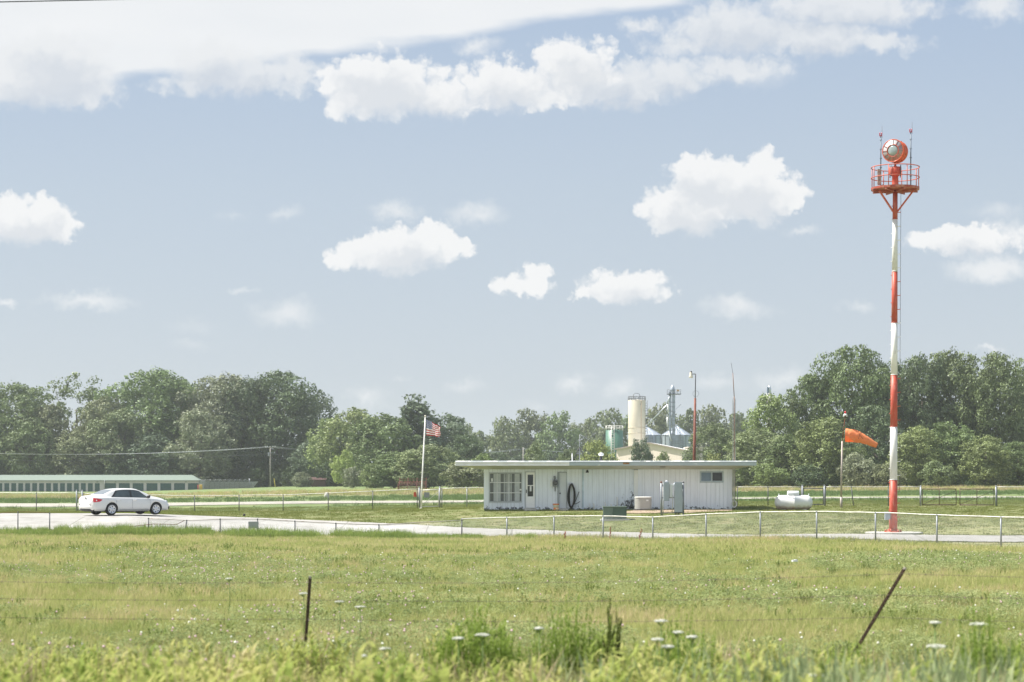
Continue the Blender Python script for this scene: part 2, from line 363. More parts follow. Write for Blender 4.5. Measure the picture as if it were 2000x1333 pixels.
def strip(name, pts, m, off=.03, nx=4, step=12, ragged=.0, seed=1):
    """pts: (px, Ynear, Yfar) along the band; sheet draped on the terrain"""
    rnd = random.Random(seed); s = MB(True); rows = []
    for (a, b) in zip(pts, pts[1:]):
        k = max(1, int(abs(b[0]-a[0])/step))
        for i in range(k + (1 if b is pts[-1] else 0)):
            t = i/k; px = a[0]+(b[0]-a[0])*t; y0 = a[1]+(b[1]-a[1])*t + rnd.uniform(-1,1)*ragged; y1 = a[2]+(b[2]-a[2])*t + rnd.uniform(-1,1)*ragged
            rows.append([(X(px, y0+(y1-y0)*j/nx), y0+(y1-y0)*j/nx) for j in range(nx+1)])
    vs = [(x, y, H(x, y)+off) for r in rows for x, y in r]; w = nx+1
    s.add(vs, [(i*w+j, (i+1)*w+j, (i+1)*w+j+1, i*w+j+1) for i in range(len(rows)-1) for j in range(nx)])
    return tag(obj(name, s, m, origin=(0,0,0)), kind='structure')
ROADM = concrete_mat()
GRAVEL = mat('pale_gravel', (.36,.34,.30), .95, 0, .18, 1.5, .5)
strip('road', [(2700,86,89.6),(1955,86.3,89.6),(1743,86.6,89.4),(1500,90.5,93.8),(1275,95.6,99),(1080,99.6,103.2),(905,103.6,107)], ROADM, .035, 8, 12, .12)
strip('concrete_apron', [(905,103.6,107.05),(850,102.5,107.6),(700,101.5,109.5),(600,100.5,111.6),(450,99.6,112.6),(330,99,113.2),(150,99,113.5),(-200,99,114),(-500,99,114)], ROADM, .036, 14, 12, .15)
strip('gravel_taxiway', [(-500,157,181),(100,157,179),(600,166,182),(902,165,178),(1275,164,177),(1743,162,171),(2100,161,170),(2600,160,169)], GRAVEL, .045, 3, 20, .5)
strip('gravel_pad', [(1212,112.4,114.2),(1265,112,117.4),(1345,112.2,117.6),(1430,115.4,117.6)], mat('bare_dirt', (.34,.26,.19), .95, 0, .25, 3, .4), .03, 3, 8, .25)
tb = MB(); tb.lathe((X(1746,90.9), 90.9, H(X(1746,90.9),90.9)-.2), [(1.3,0),(1.3,.22),(1.24,.235)], 24, sm=False)
tag(obj('concrete_pad', tb, CONC), 'round pale concrete pad under the striped beacon tower', 'concrete pad')

# ---------------------------------------------------------------- vegetation prototypes
rng = random.Random(7)
def leafquad(mb_v, mb_f, p, nrm, s, rnd, asp=.62):
    u = nrm.cross(Vector((rnd.uniform(-1,1), rnd.uniform(-1,1), rnd.uniform(-1,1)))); 
    if u.length < 1e-4: u = Vector((1,0,0))
    u.normalize(); v = nrm.cross(u).normalized(); o = len(mb_v)
    mb_v += [tuple(p-u*s), tuple(p+v*s*asp+nrm*s*.15), tuple(p+u*s), tuple(p-v*s*asp+nrm*s*.15)]; mb_f.append((o,o+1,o+2,o+3))
def crown_mesh(seed, W, Hh, base, nl, leaves, ls, lobe=(.13,.22), top=1.0, sparse=0.0, shape='oval', carve=-.07):
    rnd = random.Random(seed); V, Fc = [], []; lobes = []
    zc = Hh*(base+1)/2; rz = Hh*(1-base)/2
    for i in range(nl):
        for _ in range(60):
            a = rnd.uniform(0, 2*math.pi); t = rnd.uniform(-1, 1)
            if shape == 'cone': wr = (1-t)*.5*.9+.1
            elif shape == 'top': wr = math.sqrt(max(0, 1-t*t))*(.85+.25*t)
            else: wr = math.sqrt(max(0, 1-t*t))**.8
            lr = rnd.uniform(*lobe)*W*(.55+.45*min(1,wr*1.4))
            rr = rnd.uniform(.35, 1.0)*wr*(W/2-lr*.8)
            c = Vector((math.cos(a)*rr, math.sin(a)*rr, zc+t*(rz-lr*.75)))
            if all((c-q[0]).length > (lr+q[1])*.42 for q in lobes): break
        lobes.append((c, lr))
    tot = sum(q[1]**2 for q in lobes)
    for c, lr in lobes:
        k = int(leaves*lr*lr/tot)
        fl = rnd.uniform(.75, 1.0)
        for _ in range(k):
            d = Vector((rnd.gauss(0,1), rnd.gauss(0,1), rnd.gauss(0,1)+.15)).normalized()
            bump = 1+.42*mnoise.noise(d*2.1+c)+.25*mnoise.noise(d*5+c*3)
            r = lr*bump*(rnd.uniform(.5,1.0)**.6+.12*abs(rnd.gauss(0,.6))); p = c+Vector((d.x*r, d.y*r, d.z*r*fl))
            if sparse and mnoise.noise(p*.55+Vector((seed,0,0))) < sparse-.5+rnd.uniform(-.1,.1): continue
            if carve and mnoise.noise(p*(1.15/max(1.0,lr))+Vector((seed*3.1,7,1)))+.5*mnoise.noise(p*(2.6/max(1.0,lr))) < carve+.06+rnd.uniform(-.08,.08): continue
            if p.z < Hh*base*.5: continue
            nn = (d*.95+Vector((rnd.gauss(0,.5), rnd.gauss(0,.5), rnd.gauss(0,.5)+.2))).normalized()
            leafquad(V, Fc, p, nn, ls*rnd.uniform(.6,1.35), rnd)
    me = bpy.data.meshes.new('crown'); me.from_pydata(V, [], Fc); me.update()
    return me, lobes
def trunk_mesh(seed, Hh, r, lobes, zf):
    rnd = random.Random(seed); t = MB(True)
    zs = [i/6*zf for i in range(7)]; pts = [Vector((rnd.uniform(-.1,.1)*z*.15, rnd.uniform(-.1,.1)*z*.15, z-.3)) for z in zs]
    t.tube(pts, [r*(1.25 if i == 0 else 1-.75*i/6) for i in range(7)], 8)
    for c, lr in rnd.sample(lobes, min(12, len(lobes))):
        i = rnd.randint(2, 5); a = pts[i]; mid = a.lerp(c, .5)+Vector((0,0,-lr*.2))
        t.tube([a, mid, c], [r*.4*(1-.1*i)+.03, r*.22, r*.06], 5)
    return t
LEAF = leafmat('tree_leaves', trans=.2, gloss=.022); BARK = mat('bark', (.13,.11,.09), .95, 0, .3, 3, .5, stretch=(1,1,.3))
PROTO = {}
def proto(key, seed, W, Hh, base, nl, leaves, ls, lobe, tr, zf=.7, **k):
    me, lobes = crown_mesh(seed, W, Hh, base, nl, leaves, ls, lobe, **k); me.materials.append(LEAF)
    tm = trunk_mesh(seed, Hh, tr, lobes, Hh*zf).mesh('trunk', [BARK]); PROTO.setdefault(key, []).append((me, tm, W, Hh))
for s in (1, 2, 3): proto('big', s, 20, 25, .03, 95, 46000, .27, (.075,.145), .55)
for s in (4, 5): proto('airy', s, 18, 25, .08, 62, 24000, .27, (.065,.12), .5, sparse=.42)
for s in (6, 7): proto('mid', s, 13, 16, .02, 66, 27000, .22, (.08,.15), .3)
for s in (8, 9): proto('bush', s, 7, 6, .0, 26, 13000, .16, (.12,.22), .12, zf=.6)
proto('cone', 10, 11, 17, .02, 70, 26000, .22, (.09,.17), .3, shape='cone')
proto('wide', 11, 26, 26, .02, 110, 54000, .28, (.07,.125), .6, shape='top')
proto('far', 12, 17, 20, .02, 48, 14000, .40, (.09,.16), .4)
proto('far', 13, 18, 20, .02, 50, 14000, .40, (.08,.16), .4)
GREENS = {'d': (.062,.084,.042), 'm': (.086,.112,.048), 'l': (.118,.147,.058), 'y': (.145,.172,.056), 'g': (.130,.145,.090), 'o': (.104,.119,.062), 'b': (.070,.091,.056)}
def tree(name, kind, px, top, Y, w, c, label, group, i=0, rot=None, base_drop=0.2):
    me, tm, W, Hh = PROTO[kind][i % len(PROTO[kind])]
    x = X(px, Y); z0 = H(x, Y)-base_drop; h = ZP(top, Y)-z0; wm = w/F*Y
    t = thing(name, label, 'tree' if h > 5.5 else 'shrub', (x, Y, z0), group)
    t.scale = (wm/W, wm/W, h/Hh); t.rotation_euler = (0,0, rng.uniform(0,6.28) if rot is None else rot)
    cr = bpy.data.objects.new('crown', me); COL.objects.link(cr); cr.parent = t
    k = rng.uniform(.85,1.15)*1.95; gg = GREENS[c]; cr.color = (gg[0]*k, gg[1]*k*rng.uniform(.95,1.05), gg[2]*k, 1)
    tr = bpy.data.objects.new('trunk', tm); COL.objects.link(tr); tr.parent = t
    return t
GL, GM, GR, GF, GW, GS = 'trees of the left-hand wood', 'trees behind the flagpole', 'trees of the right-hand wood', 'trees on the distant skyline', 'trees round the grain works', 'bushes along the wood edge'
T = [
 # left wood (photo x, top row, distance, width, tone)
 ('cottonwood_tree','big',-70,745,452,210,'m','tall tree cut by the left edge of the photo, first in the wood',GL),
 ('cottonwood_tree','big',32,748,448,190,'m','round topped tree at the far left, left of the thin airy tree',GL),
 ('cottonwood_tree','airy',150,728,460,160,'m','thin airy tree with sky showing through its crown, above the storage units',GL),
 ('cottonwood_tree','mid',92,788,444,125,'o','lower rounded tree just in front of and left of the thin airy tree',GL),
 ('cottonwood_tree','mid',205,775,446,130,'o','mid height grey green tree between the airy tree and the first broad dome',GL),
 ('cottonwood_tree','big',292,718,452,215,'m','broad domed tree, tallest above the white car',GL),
 ('cottonwood_tree','mid',232,800,440,140,'o','olive tree in front of the left flank of the broad dome above the car',GL),
 ('cottonwood_tree','big',352,742,456,130,'m','narrow tree filling the dip right of the broad dome above the car',GL),
 ('cottonwood_tree','big',430,728,450,190,'g','silvery pale tree left of the darkest big tree',GL),
 ('willow_tree','mid',390,800,436,140,'g','pale drooping willow like tree above the right end of the storage roof',GL),
 ('cottonwood_tree','wide',545,722,450,220,'d','darkest and widest tree of the left wood, behind the utility pole',GL),
 ('cottonwood_tree','big',478,736,448,140,'d','dark tree squeezed against the left side of the widest dark tree',GL),
 ('cottonwood_tree','airy',622,762,446,95,'b','ragged tree at the right hand end of the left wood',GL),
 ('cottonwood_tree','mid',60,815,438,120,'m','front row tree above the left part of the storage roof',GL),
 ('cottonwood_tree','mid',145,840,438,120,'o','front row tree under the thin airy tree',GL),
 ('cottonwood_tree','mid',300,845,438,130,'b','dark front row tree directly above the car roof',GL),
 ('cottonwood_tree','mid',-20,830,440,110,'b','dark front row tree at the extreme left edge',GL),
 ('cottonwood_tree','mid',620,850,436,110,'b','low dark tree right of the utility pole at the end of the left wood',GL),
 # behind flagpole
 ('ash_tree','mid',700,797,420,150,'l','light green tree with a pointed top next to the gap after the left wood',GM),
 ('ash_tree','mid',655,815,425,120,'l','pale green tree at the very edge of the left wood, left of the pointed one',GM),
 ('ash_tree','mid',748,808,400,150,'m','bright clumped tree left of the tall tree behind the flag',GM),
 ('ash_tree','cone',812,766,405,190,'b','tall pyramid shaped tree directly behind the flag',GM),
 ('ash_tree','mid',872,808,410,125,'b','smaller dark tree right of the flag, on the shoulder of the tall one',GM),
 ('ash_tree','mid',912,848,395,90,'d','dark low tree just left of the office roof end',GM),
 ('ash_tree','mid',835,868,340,140,'o','rounded olive tree right behind the middle of the flagpole',GM),
 ('ash_tree','mid',770,882,345,110,'m','rounded bush like tree left of the flagpole foot',GM),
 ('sumac_bush','bush',905,900,300,110,'o','low spreading bush whose right half hides behind the office roof end',GS),
 ('sumac_bush','bush',946,886,330,75,'l','light olive bush peeping over the left end of the office roof',GS),
 ('willow_bush','bush',690,912,360,58,'g','silvery grey round bush standing between utility pole and flagpole',GS),
 ('willow_bush','bush',590,922,400,52,'g','small pale bush just right of the utility pole foot',GS),
 ('sumac_bush','bush',672,878,390,60,'y','yellow green bush in front of the left wood end',GS),
 ('sumac_bush','bush',730,905,350,70,'l','light green bush right of the silvery one',GS),
 # skyline
 ('oak_tree','far',905,826,640,80,'o','distant skyline tree first right of the flagpole trees',GF),
 ('oak_tree','far',945,838,650,90,'m','distant skyline tree, lowest, above the office roof left end',GF),
 ('oak_tree','far',988,812,640,80,'o','distant skyline tree left of the highest one over the small far pole',GF),
 ('oak_tree','far',1035,793,650,90,'o','distant skyline tree straight above the small far pole',GF),
 ('oak_tree','far',1090,802,640,95,'m','distant skyline tree above the roof tripod aerial',GF),
 ('oak_tree','far',1145,812,650,80,'o','distant skyline tree left of the green tank',GF),
 ('oak_tree','far',1185,795,640,90,'o','distant skyline tree behind the green tank',GF),
 ('oak_tree','far',1235,800,650,70,'m','distant skyline tree behind the cream silo',GF),
 ('oak_tree','far',1285,786,640,90,'o','distant skyline tree between cream silo and grain elevator',GF),
 ('oak_tree','far',1340,793,650,90,'m','distant skyline tree behind the rusty lamp pole',GF),
 ('oak_tree','far',1395,789,640,90,'o','distant skyline tree right of the rusty lamp pole',GF),
 ('oak_tree','far',1450,800,650,90,'m','distant skyline tree behind the roof end radio mast',GF),
 # round works
 ('maple_tree','mid',1400,826,380,120,'m','round green tree right of the rusty lamp pole, in front of the skyline',GW),
 ('maple_tree','bush',1168,860,350,98,'y','yellow green rounded bush behind the roof vent, under the green tank',GW),
 ('maple_tree','bush',1252,856,345,62,'b','dark green bush in front of the foot of the cream silo',GW),
 ('maple_tree','bush',1048,864,350,60,'o','round bush right of the small far pole',GW),
 ('maple_tree','bush',1110,876,360,70,'m','low bush under the roof tripod aerial',GW),
 ('maple_tree','bush',1298,882,340,48,'l','smallest bush, in front of the beige warehouse wall',GW),
 ('maple_tree','bush',1394,884,335,60,'y','bright yellow green bush just right of the rusty lamp pole foot',GW),
 ('maple_tree','mid',1455,868,330,95,'o','olive tree behind the radio mast, over the roof right end',GW),
 ('maple_tree','bush',1350,886,350,50,'m','small bush behind the rusty lamp pole',GW),
 # right wood
 ('walnut_tree','mid',1502,768,325,120,'l','ragged yellowish tree at the left end of the right wood, beside the white turret',GR),
 ('walnut_tree','airy',1548,760,330,110,'m','loose tree with twigs against the sky on the left shoulder of the right wood',GR),
 ('walnut_tree','big',1590,728,332,120,'m','tree stepping up to the tallest dome left of the striped tower',GR),
 ('walnut_tree','wide',1665,672,330,205,'m','tallest dome of the right wood, just left of the striped tower',GR),
 ('walnut_tree','big',1745,700,335,130,'d','dark tree right behind the striped tower',GR),
 ('walnut_tree','big',1802,692,328,140,'d','dark tree first right of the striped tower',GR),
 ('walnut_tree','big',1868,680,330,160,'m','light topped tree between the first dark one and the right edge of the wood',GR),
 ('walnut_tree','wide',1945,686,326,170,'m','big grey green tree close to the right edge of the photo',GR),
 ('walnut_tree','big',2030,690,330,150,'m','tree cut by the right edge of the photo',GR),
 ('walnut_tree','mid',1480,838,300,150,'o','dusty olive tree low behind the roof right end',GR),
 ('walnut_tree','mid',1612,814,290,140,'l','bright green dome behind the windsock pole',GR),
 ('walnut_tree','mid',1548,850,296,130,'m','darker tree between dusty olive tree and the dome behind the windsock',GR),
 ('walnut_tree','mid',1705,790,312,130,'d','dark tree above and right of the windsock',GR),
 ('walnut_tree','mid',1790,832,288,115,'l','light green front tree directly right of the striped tower foot',GR),
 ('walnut_tree','mid',1858,822,292,130,'m','front tree with a pointed light top over the double gate',GR),
 ('walnut_tree','mid',1925,850,286,110,'l','rounded front tree over the right end of the double gate',GR),
 ('walnut_tree','mid',1990,862,288,120,'m','front tree at the right edge of the photo',GR),
 ('walnut_tree','bush',1675,885,282,95,'g','pale grey shrub below the windsock',GS),
 ('walnut_tree','bush',1735,905,280,90,'o','low bush behind the foot of the striped tower',GS),
 ('walnut_tree','bush',1500,905,284,90,'l','light low bush right of the office, above the back fence',GS),
 ('walnut_tree','bush',1580,908,284,90,'d','dark low bush between the gas tank and the windsock pole',GS),
 ('walnut_tree','bush',1830,900,280,90,'m','low bush above the middle of the double gate',GS),
]
for i, (nm, k, px, top, Y, w, c, lab, gr) in enumerate(T):
    tree(nm, k, px, top, Y, w*(.92 if k == 'bush' else 1.1), c, lab, gr, i)
# rear rank that closes the woods behind, one mass nobody could count
def insts(name, pts, meshes, label=None, cat=None, kind='stuff', colr=(.06,.09,.035,1)):
    """pts: (x,y,z,scale,rotz,tiltx,index)"""
    src = bpy.data.collections.new(name+'_shapes')
    for i, me in enumerate(meshes):
        o = bpy.data.objects.new('%s_shape' % name, me); o.color = colr; src.objects.link(o)
    me = bpy.data.meshes.new(name); a = np.array(pts, dtype=np.float32)
    me.vertices.add(len(a)); me.vertices.foreach_set('co', a[:, :3].copy().ravel())
    at = me.attributes.new('scl', 'FLOAT', 'POINT'); at.data.foreach_set('value', a[:, 3].copy())
    rv = np.zeros((len(a), 3), np.float32); rv[:, 0] = a[:, 5]; rv[:, 2] = a[:, 4]
    at = me.attributes.new('rot', 'FLOAT_VECTOR', 'POINT'); at.data.foreach_set('vector', rv.ravel())
    at = me.attributes.new('idx', 'INT', 'POINT'); at.data.foreach_set('value', a[:, 6].astype(np.int32))
    o = bpy.data.objects.new(name, me); COL.objects.link(o); tag(o, label, cat, kind=kind); o.color = colr
    ng = bpy.data.node_groups.new(name, 'GeometryNodeTree'); ng.interface.new_socket('Geometry', in_out='INPUT', socket_type='NodeSocketGeometry'); ng.interface.new_socket('Geometry', in_out='OUTPUT', socket_type='NodeSocketGeometry')
    N = ng.nodes; L = ng.links; gi = N.new('NodeGroupInput'); go = N.new('NodeGroupOutput'); ip = N.new('GeometryNodeInstanceOnPoints'); ci = N.new('GeometryNodeCollectionInfo')
    ci.inputs[0].default_value = src; ci.inputs['Separate Children'].default_value = True; ci.inputs['Reset Children'].default_value = True
    def na(nm, t):
        q = N.new('GeometryNodeInputNamedAttribute'); q.data_type = t; q.inputs[0].default_value = nm; return q.outputs[0]
    L.new(gi.outputs[0], ip.inputs['Points']); L.new(ci.outputs[0], ip.inputs['Instance']); ip.inputs['Pick Instance'].default_value = True
    L.new(na('idx','INT'), ip.inputs['Instance Index']); L.new(na('rot','FLOAT_VECTOR'), ip.inputs['Rotation']); L.new(na('scl','FLOAT'), ip.inputs['Scale']); L.new(ip.outputs[0], go.inputs[0])
    md = o.modifiers.new('scatter', 'NODES'); md.node_group = ng
    return o
pts = []
r2 = random.Random(3)
for x0, x1, Y, n_, s0, s1 in ((-260,660,438,70,.5,1.1),(640,960,402,26,.5,.95),(1400,2250,306,60,.45,.9),(860,1650,560,50,.9,1.6)):
    for i in range(n_):
        px = x0+(x1-x0)*(i+r2.random())/n_; y = Y+r2.uniform(-4,22); x = X(px, y)
        pts.append((x, y, H(x,y)-.3, r2.uniform(s0,s1), r2.uniform(0,6.28), 0, r2.randint(0,1)))
insts('undergrowth', pts, [PROTO['bush'][0][0], PROTO['bush'][1][0]], 'dense dark undergrowth along the foot of the woods', 'undergrowth', colr=(.075,.11,.045,1))

# ---------------------------------------------------------------- grass, clover, weeds
def blade(V, Fc, base, h, w, lean, az, seg=2, droop=.4):
    d = Vector((math.cos(az), math.sin(az), 0)); s = Vector((-d.y, d.x, 0)); o = len(V)
    for i in range(seg+1):
        t = i/seg; p = Vector(base)+d*(lean*h*t*t)+Vector((0,0,h*t*(1-droop*lean*t))); ww = w*(1-t)**.7*.5
        if i == seg: V.append(tuple(p))
        else: V += [tuple(p-s*ww), tuple(p+s*ww)]
    for i in range(seg-1): Fc.append((o+2*i, o+2*i+1, o+2*i+3, o+2*i+2))
    Fc.append((o+2*(seg-1), o+2*(seg-1)+1, o+2*seg))
def tuft(seed, n, h, spread, w, mt, lean=(.1,.8), seg=2):
    rnd = random.Random(seed); V, Fc = [], []
    for _ in range(n):
        a = rnd.uniform(0,6.28); r = spread*math.sqrt(rnd.random())
        blade(V, Fc, (math.cos(a)*r, math.sin(a)*r, -.02), h*rnd.uniform(.45,1), w*rnd.uniform(.6,1.3), rnd.uniform(*lean), rnd.uniform(0,6.28), seg)
    me = bpy.data.meshes.new('tuft'); me.from_pydata(V, [], Fc); me.materials.append(mt); me.update(); return me
def clover(seed, n, mt, mf, heads):
    rnd = random.Random(seed); V, Fc, mi = [], [], []
    for _ in range(n):
        a = rnd.uniform(0,6.28); r = .22*math.sqrt(rnd.random()); z = rnd.uniform(.06,.26)
        leafquad(V, Fc, Vector((math.cos(a)*r, math.sin(a)*r, z)), Vector((rnd.gauss(0,.5), rnd.gauss(0,.5), 1)).normalized(), rnd.uniform(.012,.022), rnd, .9)
    mi += [0]*len(Fc)
    for _ in range(heads):
        a = rnd.uniform(0,6.28); r = .2*math.sqrt(rnd.random()); c = Vector((math.cos(a)*r, math.sin(a)*r, rnd.uniform(.24,.33))); k = .02; o = len(V)
        V += [tuple(c+Vector(q)*k) for q in ((1,0,0),(-1,0,0),(0,1,0),(0,-1,0),(0,0,1),(0,0,-1))]
        Fc += [(o,o+2,o+4),(o+2,o+1,o+4),(o+1,o+3,o+4),(o+3,o,o+4),(o+2,o,o+5),(o+1,o+2,o+5),(o+3,o+1,o+5),(o,o+3,o+5)]; mi += [1]*8
    me = bpy.data.meshes.new('clover'); me.from_pydata(V, [], Fc); me.materials.append(mt); me.materials.append(mf); me.polygons.foreach_set('material_index', mi); me.update(); return me
def broadleaf(seed, n, h, mt, ll=.16, lw=.03, stems=5, spread=.15, top=None):
    """leafy weed: stems with lance-shaped leaves"""
    rnd = random.Random(seed); V, Fc = [], []; mi = []
    for s in range(stems):
        a = rnd.uniform(0,6.28); r = spread*math.sqrt(rnd.random()); b = Vector((math.cos(a)*r, math.sin(a)*r, 0)); ln = rnd.uniform(.02,.22); hh = h*rnd.uniform(.6,1)
        az = rnd.uniform(0,6.28); blade(V, Fc, b, hh, .012, ln, az, 3, .1)
        d = Vector((math.cos(az), math.sin(az), 0))
        for k in range(n):
            t = (k+rnd.random())/n*.95+.05; p = b+d*(ln*hh*t*t)+Vector((0,0,hh*t*(1-.1*ln*t)))
            blade(V, Fc, p, ll*(1.15-t*.6)*rnd.uniform(.6,1.1), lw*(1.2-t*.5), rnd.uniform(.5,1.3), rnd.uniform(0,6.28), 3, .5)
    me = bpy.data.meshes.new('weed'); me.from_pydata(V, [], Fc); me.materials.append(mt); me.update(); return me
GRASS = leafmat('meadow_grass', False, [(0.224,0.278,0.095),(0.304,0.348,0.121),(0.396,0.418,0.162),(0.502,0.441,0.243),(0.634,0.499,0.365)], .35, .22)
LAWNG = leafmat('lawn_grass', False, [(0.136,0.173,0.054),(0.176,0.209,0.061),(0.216,0.239,0.076),(0.287,0.267,0.130)], .35, .3)
CLOV = leafmat('clover_leaf', False, [(0.188,0.246,0.104),(0.250,0.302,0.130),(0.325,0.370,0.169),(0.413,0.414,0.221)], .3, .3)
TALLG = leafmat('rank_grass', False, [(0.154,0.230,0.060),(0.220,0.300,0.084),(0.330,0.380,0.120)], .4, .5)
YWEED = leafmat('yellow_weed', False, [(0.216,0.291,0.075),(0.324,0.392,0.105),(0.480,0.482,0.180),(0.600,0.515,0.330)], .45, .9)
GREED = leafmat('grey_reed', False, [(0.224,0.300,0.148),(0.330,0.387,0.207),(0.449,0.487,0.276)], .35, .9)
STRAW = leafmat('dry_stalk', False, [(.34,.28,.16),(.46,.38,.24),(.55,.45,.30)], .3, .9)
SOY = leafmat('crop_leaf', False, [(.10,.165,.06),(.13,.20,.075),(.18,.24,.09)], .3, .12)
PINK = mat('clover_flower', (.60,.42,.46), .8, 0, .3, 20); WFL = mat('white_flower', (.78,.78,.70), .8, 0, .05, 20)
def wedge(y0, y1, dens, seed, fn, margin=.055, px=None):
    """random points in the view wedge; dens per m2; fn(x,y,rnd) -> tuple or None"""
    rnd = random.Random(seed); out = []
    lo = (-1000/F-margin) if px is None else (px[0]-1000)/F; hi = (1000/F+margin) if px is None else (px[1]-1000)/F
    area = (hi-lo)*(y1*y1-y0*y0)/2; 
    for _ in range(int(area*dens)):
        y = math.sqrt(rnd.uniform(y0*y0, y1*y1)); x = rnd.uniform(lo, hi)*y
        q = fn(x, y, rnd)
        if q: out.append(q)
    return out
def patch(x, y, s=.12, o=0): return mnoise.noise(Vector((x*s+o, y*s*.7, o)))
def fence_y(px):
    t = [(-600,98),(600,100),(902,102),(1275,94.1),(1743,84.5),(1955,82),(2600,78)]
    for (a,ya),(b,yb) in zip(t,t[1:]):
        if px <= b: return ya+(yb-ya)*(px-a)/(b-a)
    return 78
def pxof(x, y): return 1000+F*x/y
def mead(h0, h1, ni, thr=None):
    def fn(x, y, rnd):
        if y > fence_y(pxof(x,y))+(1.5 if pxof(x,y)>900 else .5): return None
        if thr is not None and patch(x,y,.12,3.1) < thr+rnd.uniform(-.25,.25): return None
        return (x, y, H(x,y)-.01, rnd.uniform(h0,h1)*(1+.35*patch(x,y,.3,9)), rnd.uniform(0,6.28), rnd.gauss(0,.1), rnd.randint(0,ni-1))
    return fn
tf = [tuft(20+i, 34, .34, .22, .012, GRASS) for i in range(4)]
tw = [tuft(30+i, 26, .30, .34, .022, GRASS) for i in range(4)]
p = wedge(18, 38, 26, 1, mead(.7,1.2,4)); insts('meadow_grass', p, tf, 'fine green meadow grass nearest the roadside', 'grass')
p = wedge(38, 62, 15, 2, mead(.75,1.1,4)); insts('meadow_grass', p, tf, 'green and straw coloured meadow grass in the middle of the field', 'grass')
p = wedge(62, 104, 9, 3, mead(.75,1.2,4)); insts('meadow_grass', p, tw, 'meadow grass reaching to the front chain link fence', 'grass')
tb_ = [tuft(34+i, 18, .34, .34, .022, STRAW) for i in range(2)]
p = wedge(27, 52, .5, 14, mead(.5,1.0,2,-.2)); insts('seeding_grass', p, tb_, 'pale seeding grass heads in the near half of the meadow', 'grass')
p = wedge(52, 100, .6, 12, mead(.6,1.1,2,-.05)); insts('seeding_grass', p, tb_, 'brownish seeding grass tufts scattered in the far half of the meadow', 'grass')
cl = [clover(50+i, 150, CLOV, PINK, 1 if i % 2 else 0) for i in range(4)] + [clover(58, 140, CLOV, WFL, 1)]
def clov(x, y, rnd):
    q = mead(.8,1.15,5,-.02)(x, y, rnd); px = pxof(x,y)
    if q and px > 850 and rnd.random() < .6: q = q[:6]+(rnd.choice((0,2)),)
    if q and px <= 850 and q[6] == 4 and rnd.random() < .5: q = q[:6]+(1,)
    return q
p = wedge(20, 70, 4.6, 4, clov); insts('clover', p, cl, 'clover patches with small pink and white flowers in the meadow', 'clover')
dk = [broadleaf(64+i, 9, .22, leafmat('dark_rosette_%d' % i, False, [(.17,.23,.07),(.23,.29,.09),(.32,.36,.14)], .35, .6), .12, .035, 6, .2) for i in range(2)]
p = wedge(22, 80, 1.2, 15, mead(.7,1.3,2,-.1)); insts('meadow_weeds', p, dk, 'low dark leafy weeds dotted through the meadow', 'weeds')
tl = [tuft(40+i, 26, .13, .26, .02, LAWNG) for i in range(3)]
def onpave(x, y):
    px = pxof(x, y)
    if px < 905:
        t = [(-600,99,114),(150,99,113.5),(330,99,113.2),(450,99.6,112.6),(600,100.5,111.6),(700,101.5,109.5),(850,102.5,107.6),(905,103.6,107)]
    else: t = [(905,103.6,107),(1080,99.6,103.2),(1275,95.6,99),(1500,90.5,93.8),(1743,86.6,89.4),(1955,86.3,89.6),(2700,86,89.6)]
    for (a,n0,f0),(b,n1,f1) in zip(t,t[1:]):
        if a <= px <= b:
            k = (px-a)/(b-a); return n0+(n1-n0)*k-.15 < y < f0+(f1-f0)*k+.1
    return False
def lawnf(x, y, rnd):
    if y < fence_y(pxof(x,y))+.3 or onpave(x,y): return None
    if -2 < x < 13.6 and y > 117.8: return None
    return (x, y, H(x,y)-.01, rnd.uniform(.6,1.2)*(1+.5*patch(x,y,.4,4)), rnd.uniform(0,6.28), 0, rnd.randint(0,2))
p = wedge(84, 150, 7, 5, lawnf, .05); insts('lawn_grass', p, tl, 'mown lawn grass around the airfield office', 'grass')
ts = [tuft(44+i, 22, .42, .5, .045, SOY) for i in range(3)]
def cropf(x, y, rnd):
    if 155 < y < 184: return None
    if patch(x,y,.02,7)*1.0+rnd.uniform(-.3,.3) < -.25: return None
    return (x, y, H(x,y)-.02, rnd.uniform(.6,1.15), rnd.uniform(0,6.28), 0, rnd.randint(0,2))
p = wedge(148, 225, 1.3, 6, cropf, .04); insts('crop_field', p, ts, 'dark green low crop beyond the gravel taxiway', 'crop')
td = [tuft(47+i, 20, .7, .5, .05, STRAW if i == 0 else GRASS) for i in range(3)]
p = wedge(232, 300, .35, 7, lambda x,y,r: (x,y,H(x,y)-.02,r.uniform(.5,1.1),r.uniform(0,6.28),0,r.randint(0,2)), .04); insts('dry_grass', p, td, 'dry straw coloured grass strip in front of the woods', 'grass')
tt = [tuft(60+i, 30, .62, .22, .02, TALLG, (.1,.7), 3) for i in range(3)]
def tallf(x, y, rnd):
    px = pxof(x,y); fy = fence_y(px)
    if not (fy-3.2 < y < fy+.3): return None
    if px > 930 and rnd.random() > (.35 if mnoise.noise(Vector((px*.02,0,5))) > .1 and px < 1130 else .02): return None
    if mnoise.noise(Vector((px*.015,0,2))) < -.35+rnd.uniform(-.1,.2): return None
    return (x, y, H(x,y)-.02, rnd.uniform(.6,1.35)*(.95 if 110 < px < 800 else .7), rnd.uniform(0,6.28), rnd.gauss(0,.12), rnd.randint(0,2))
p = wedge(78, 102, 22, 8, tallf, .04); insts('tall_grass', p, tt, 'tall fresh green grass growing along the foot of the front fence', 'grass')
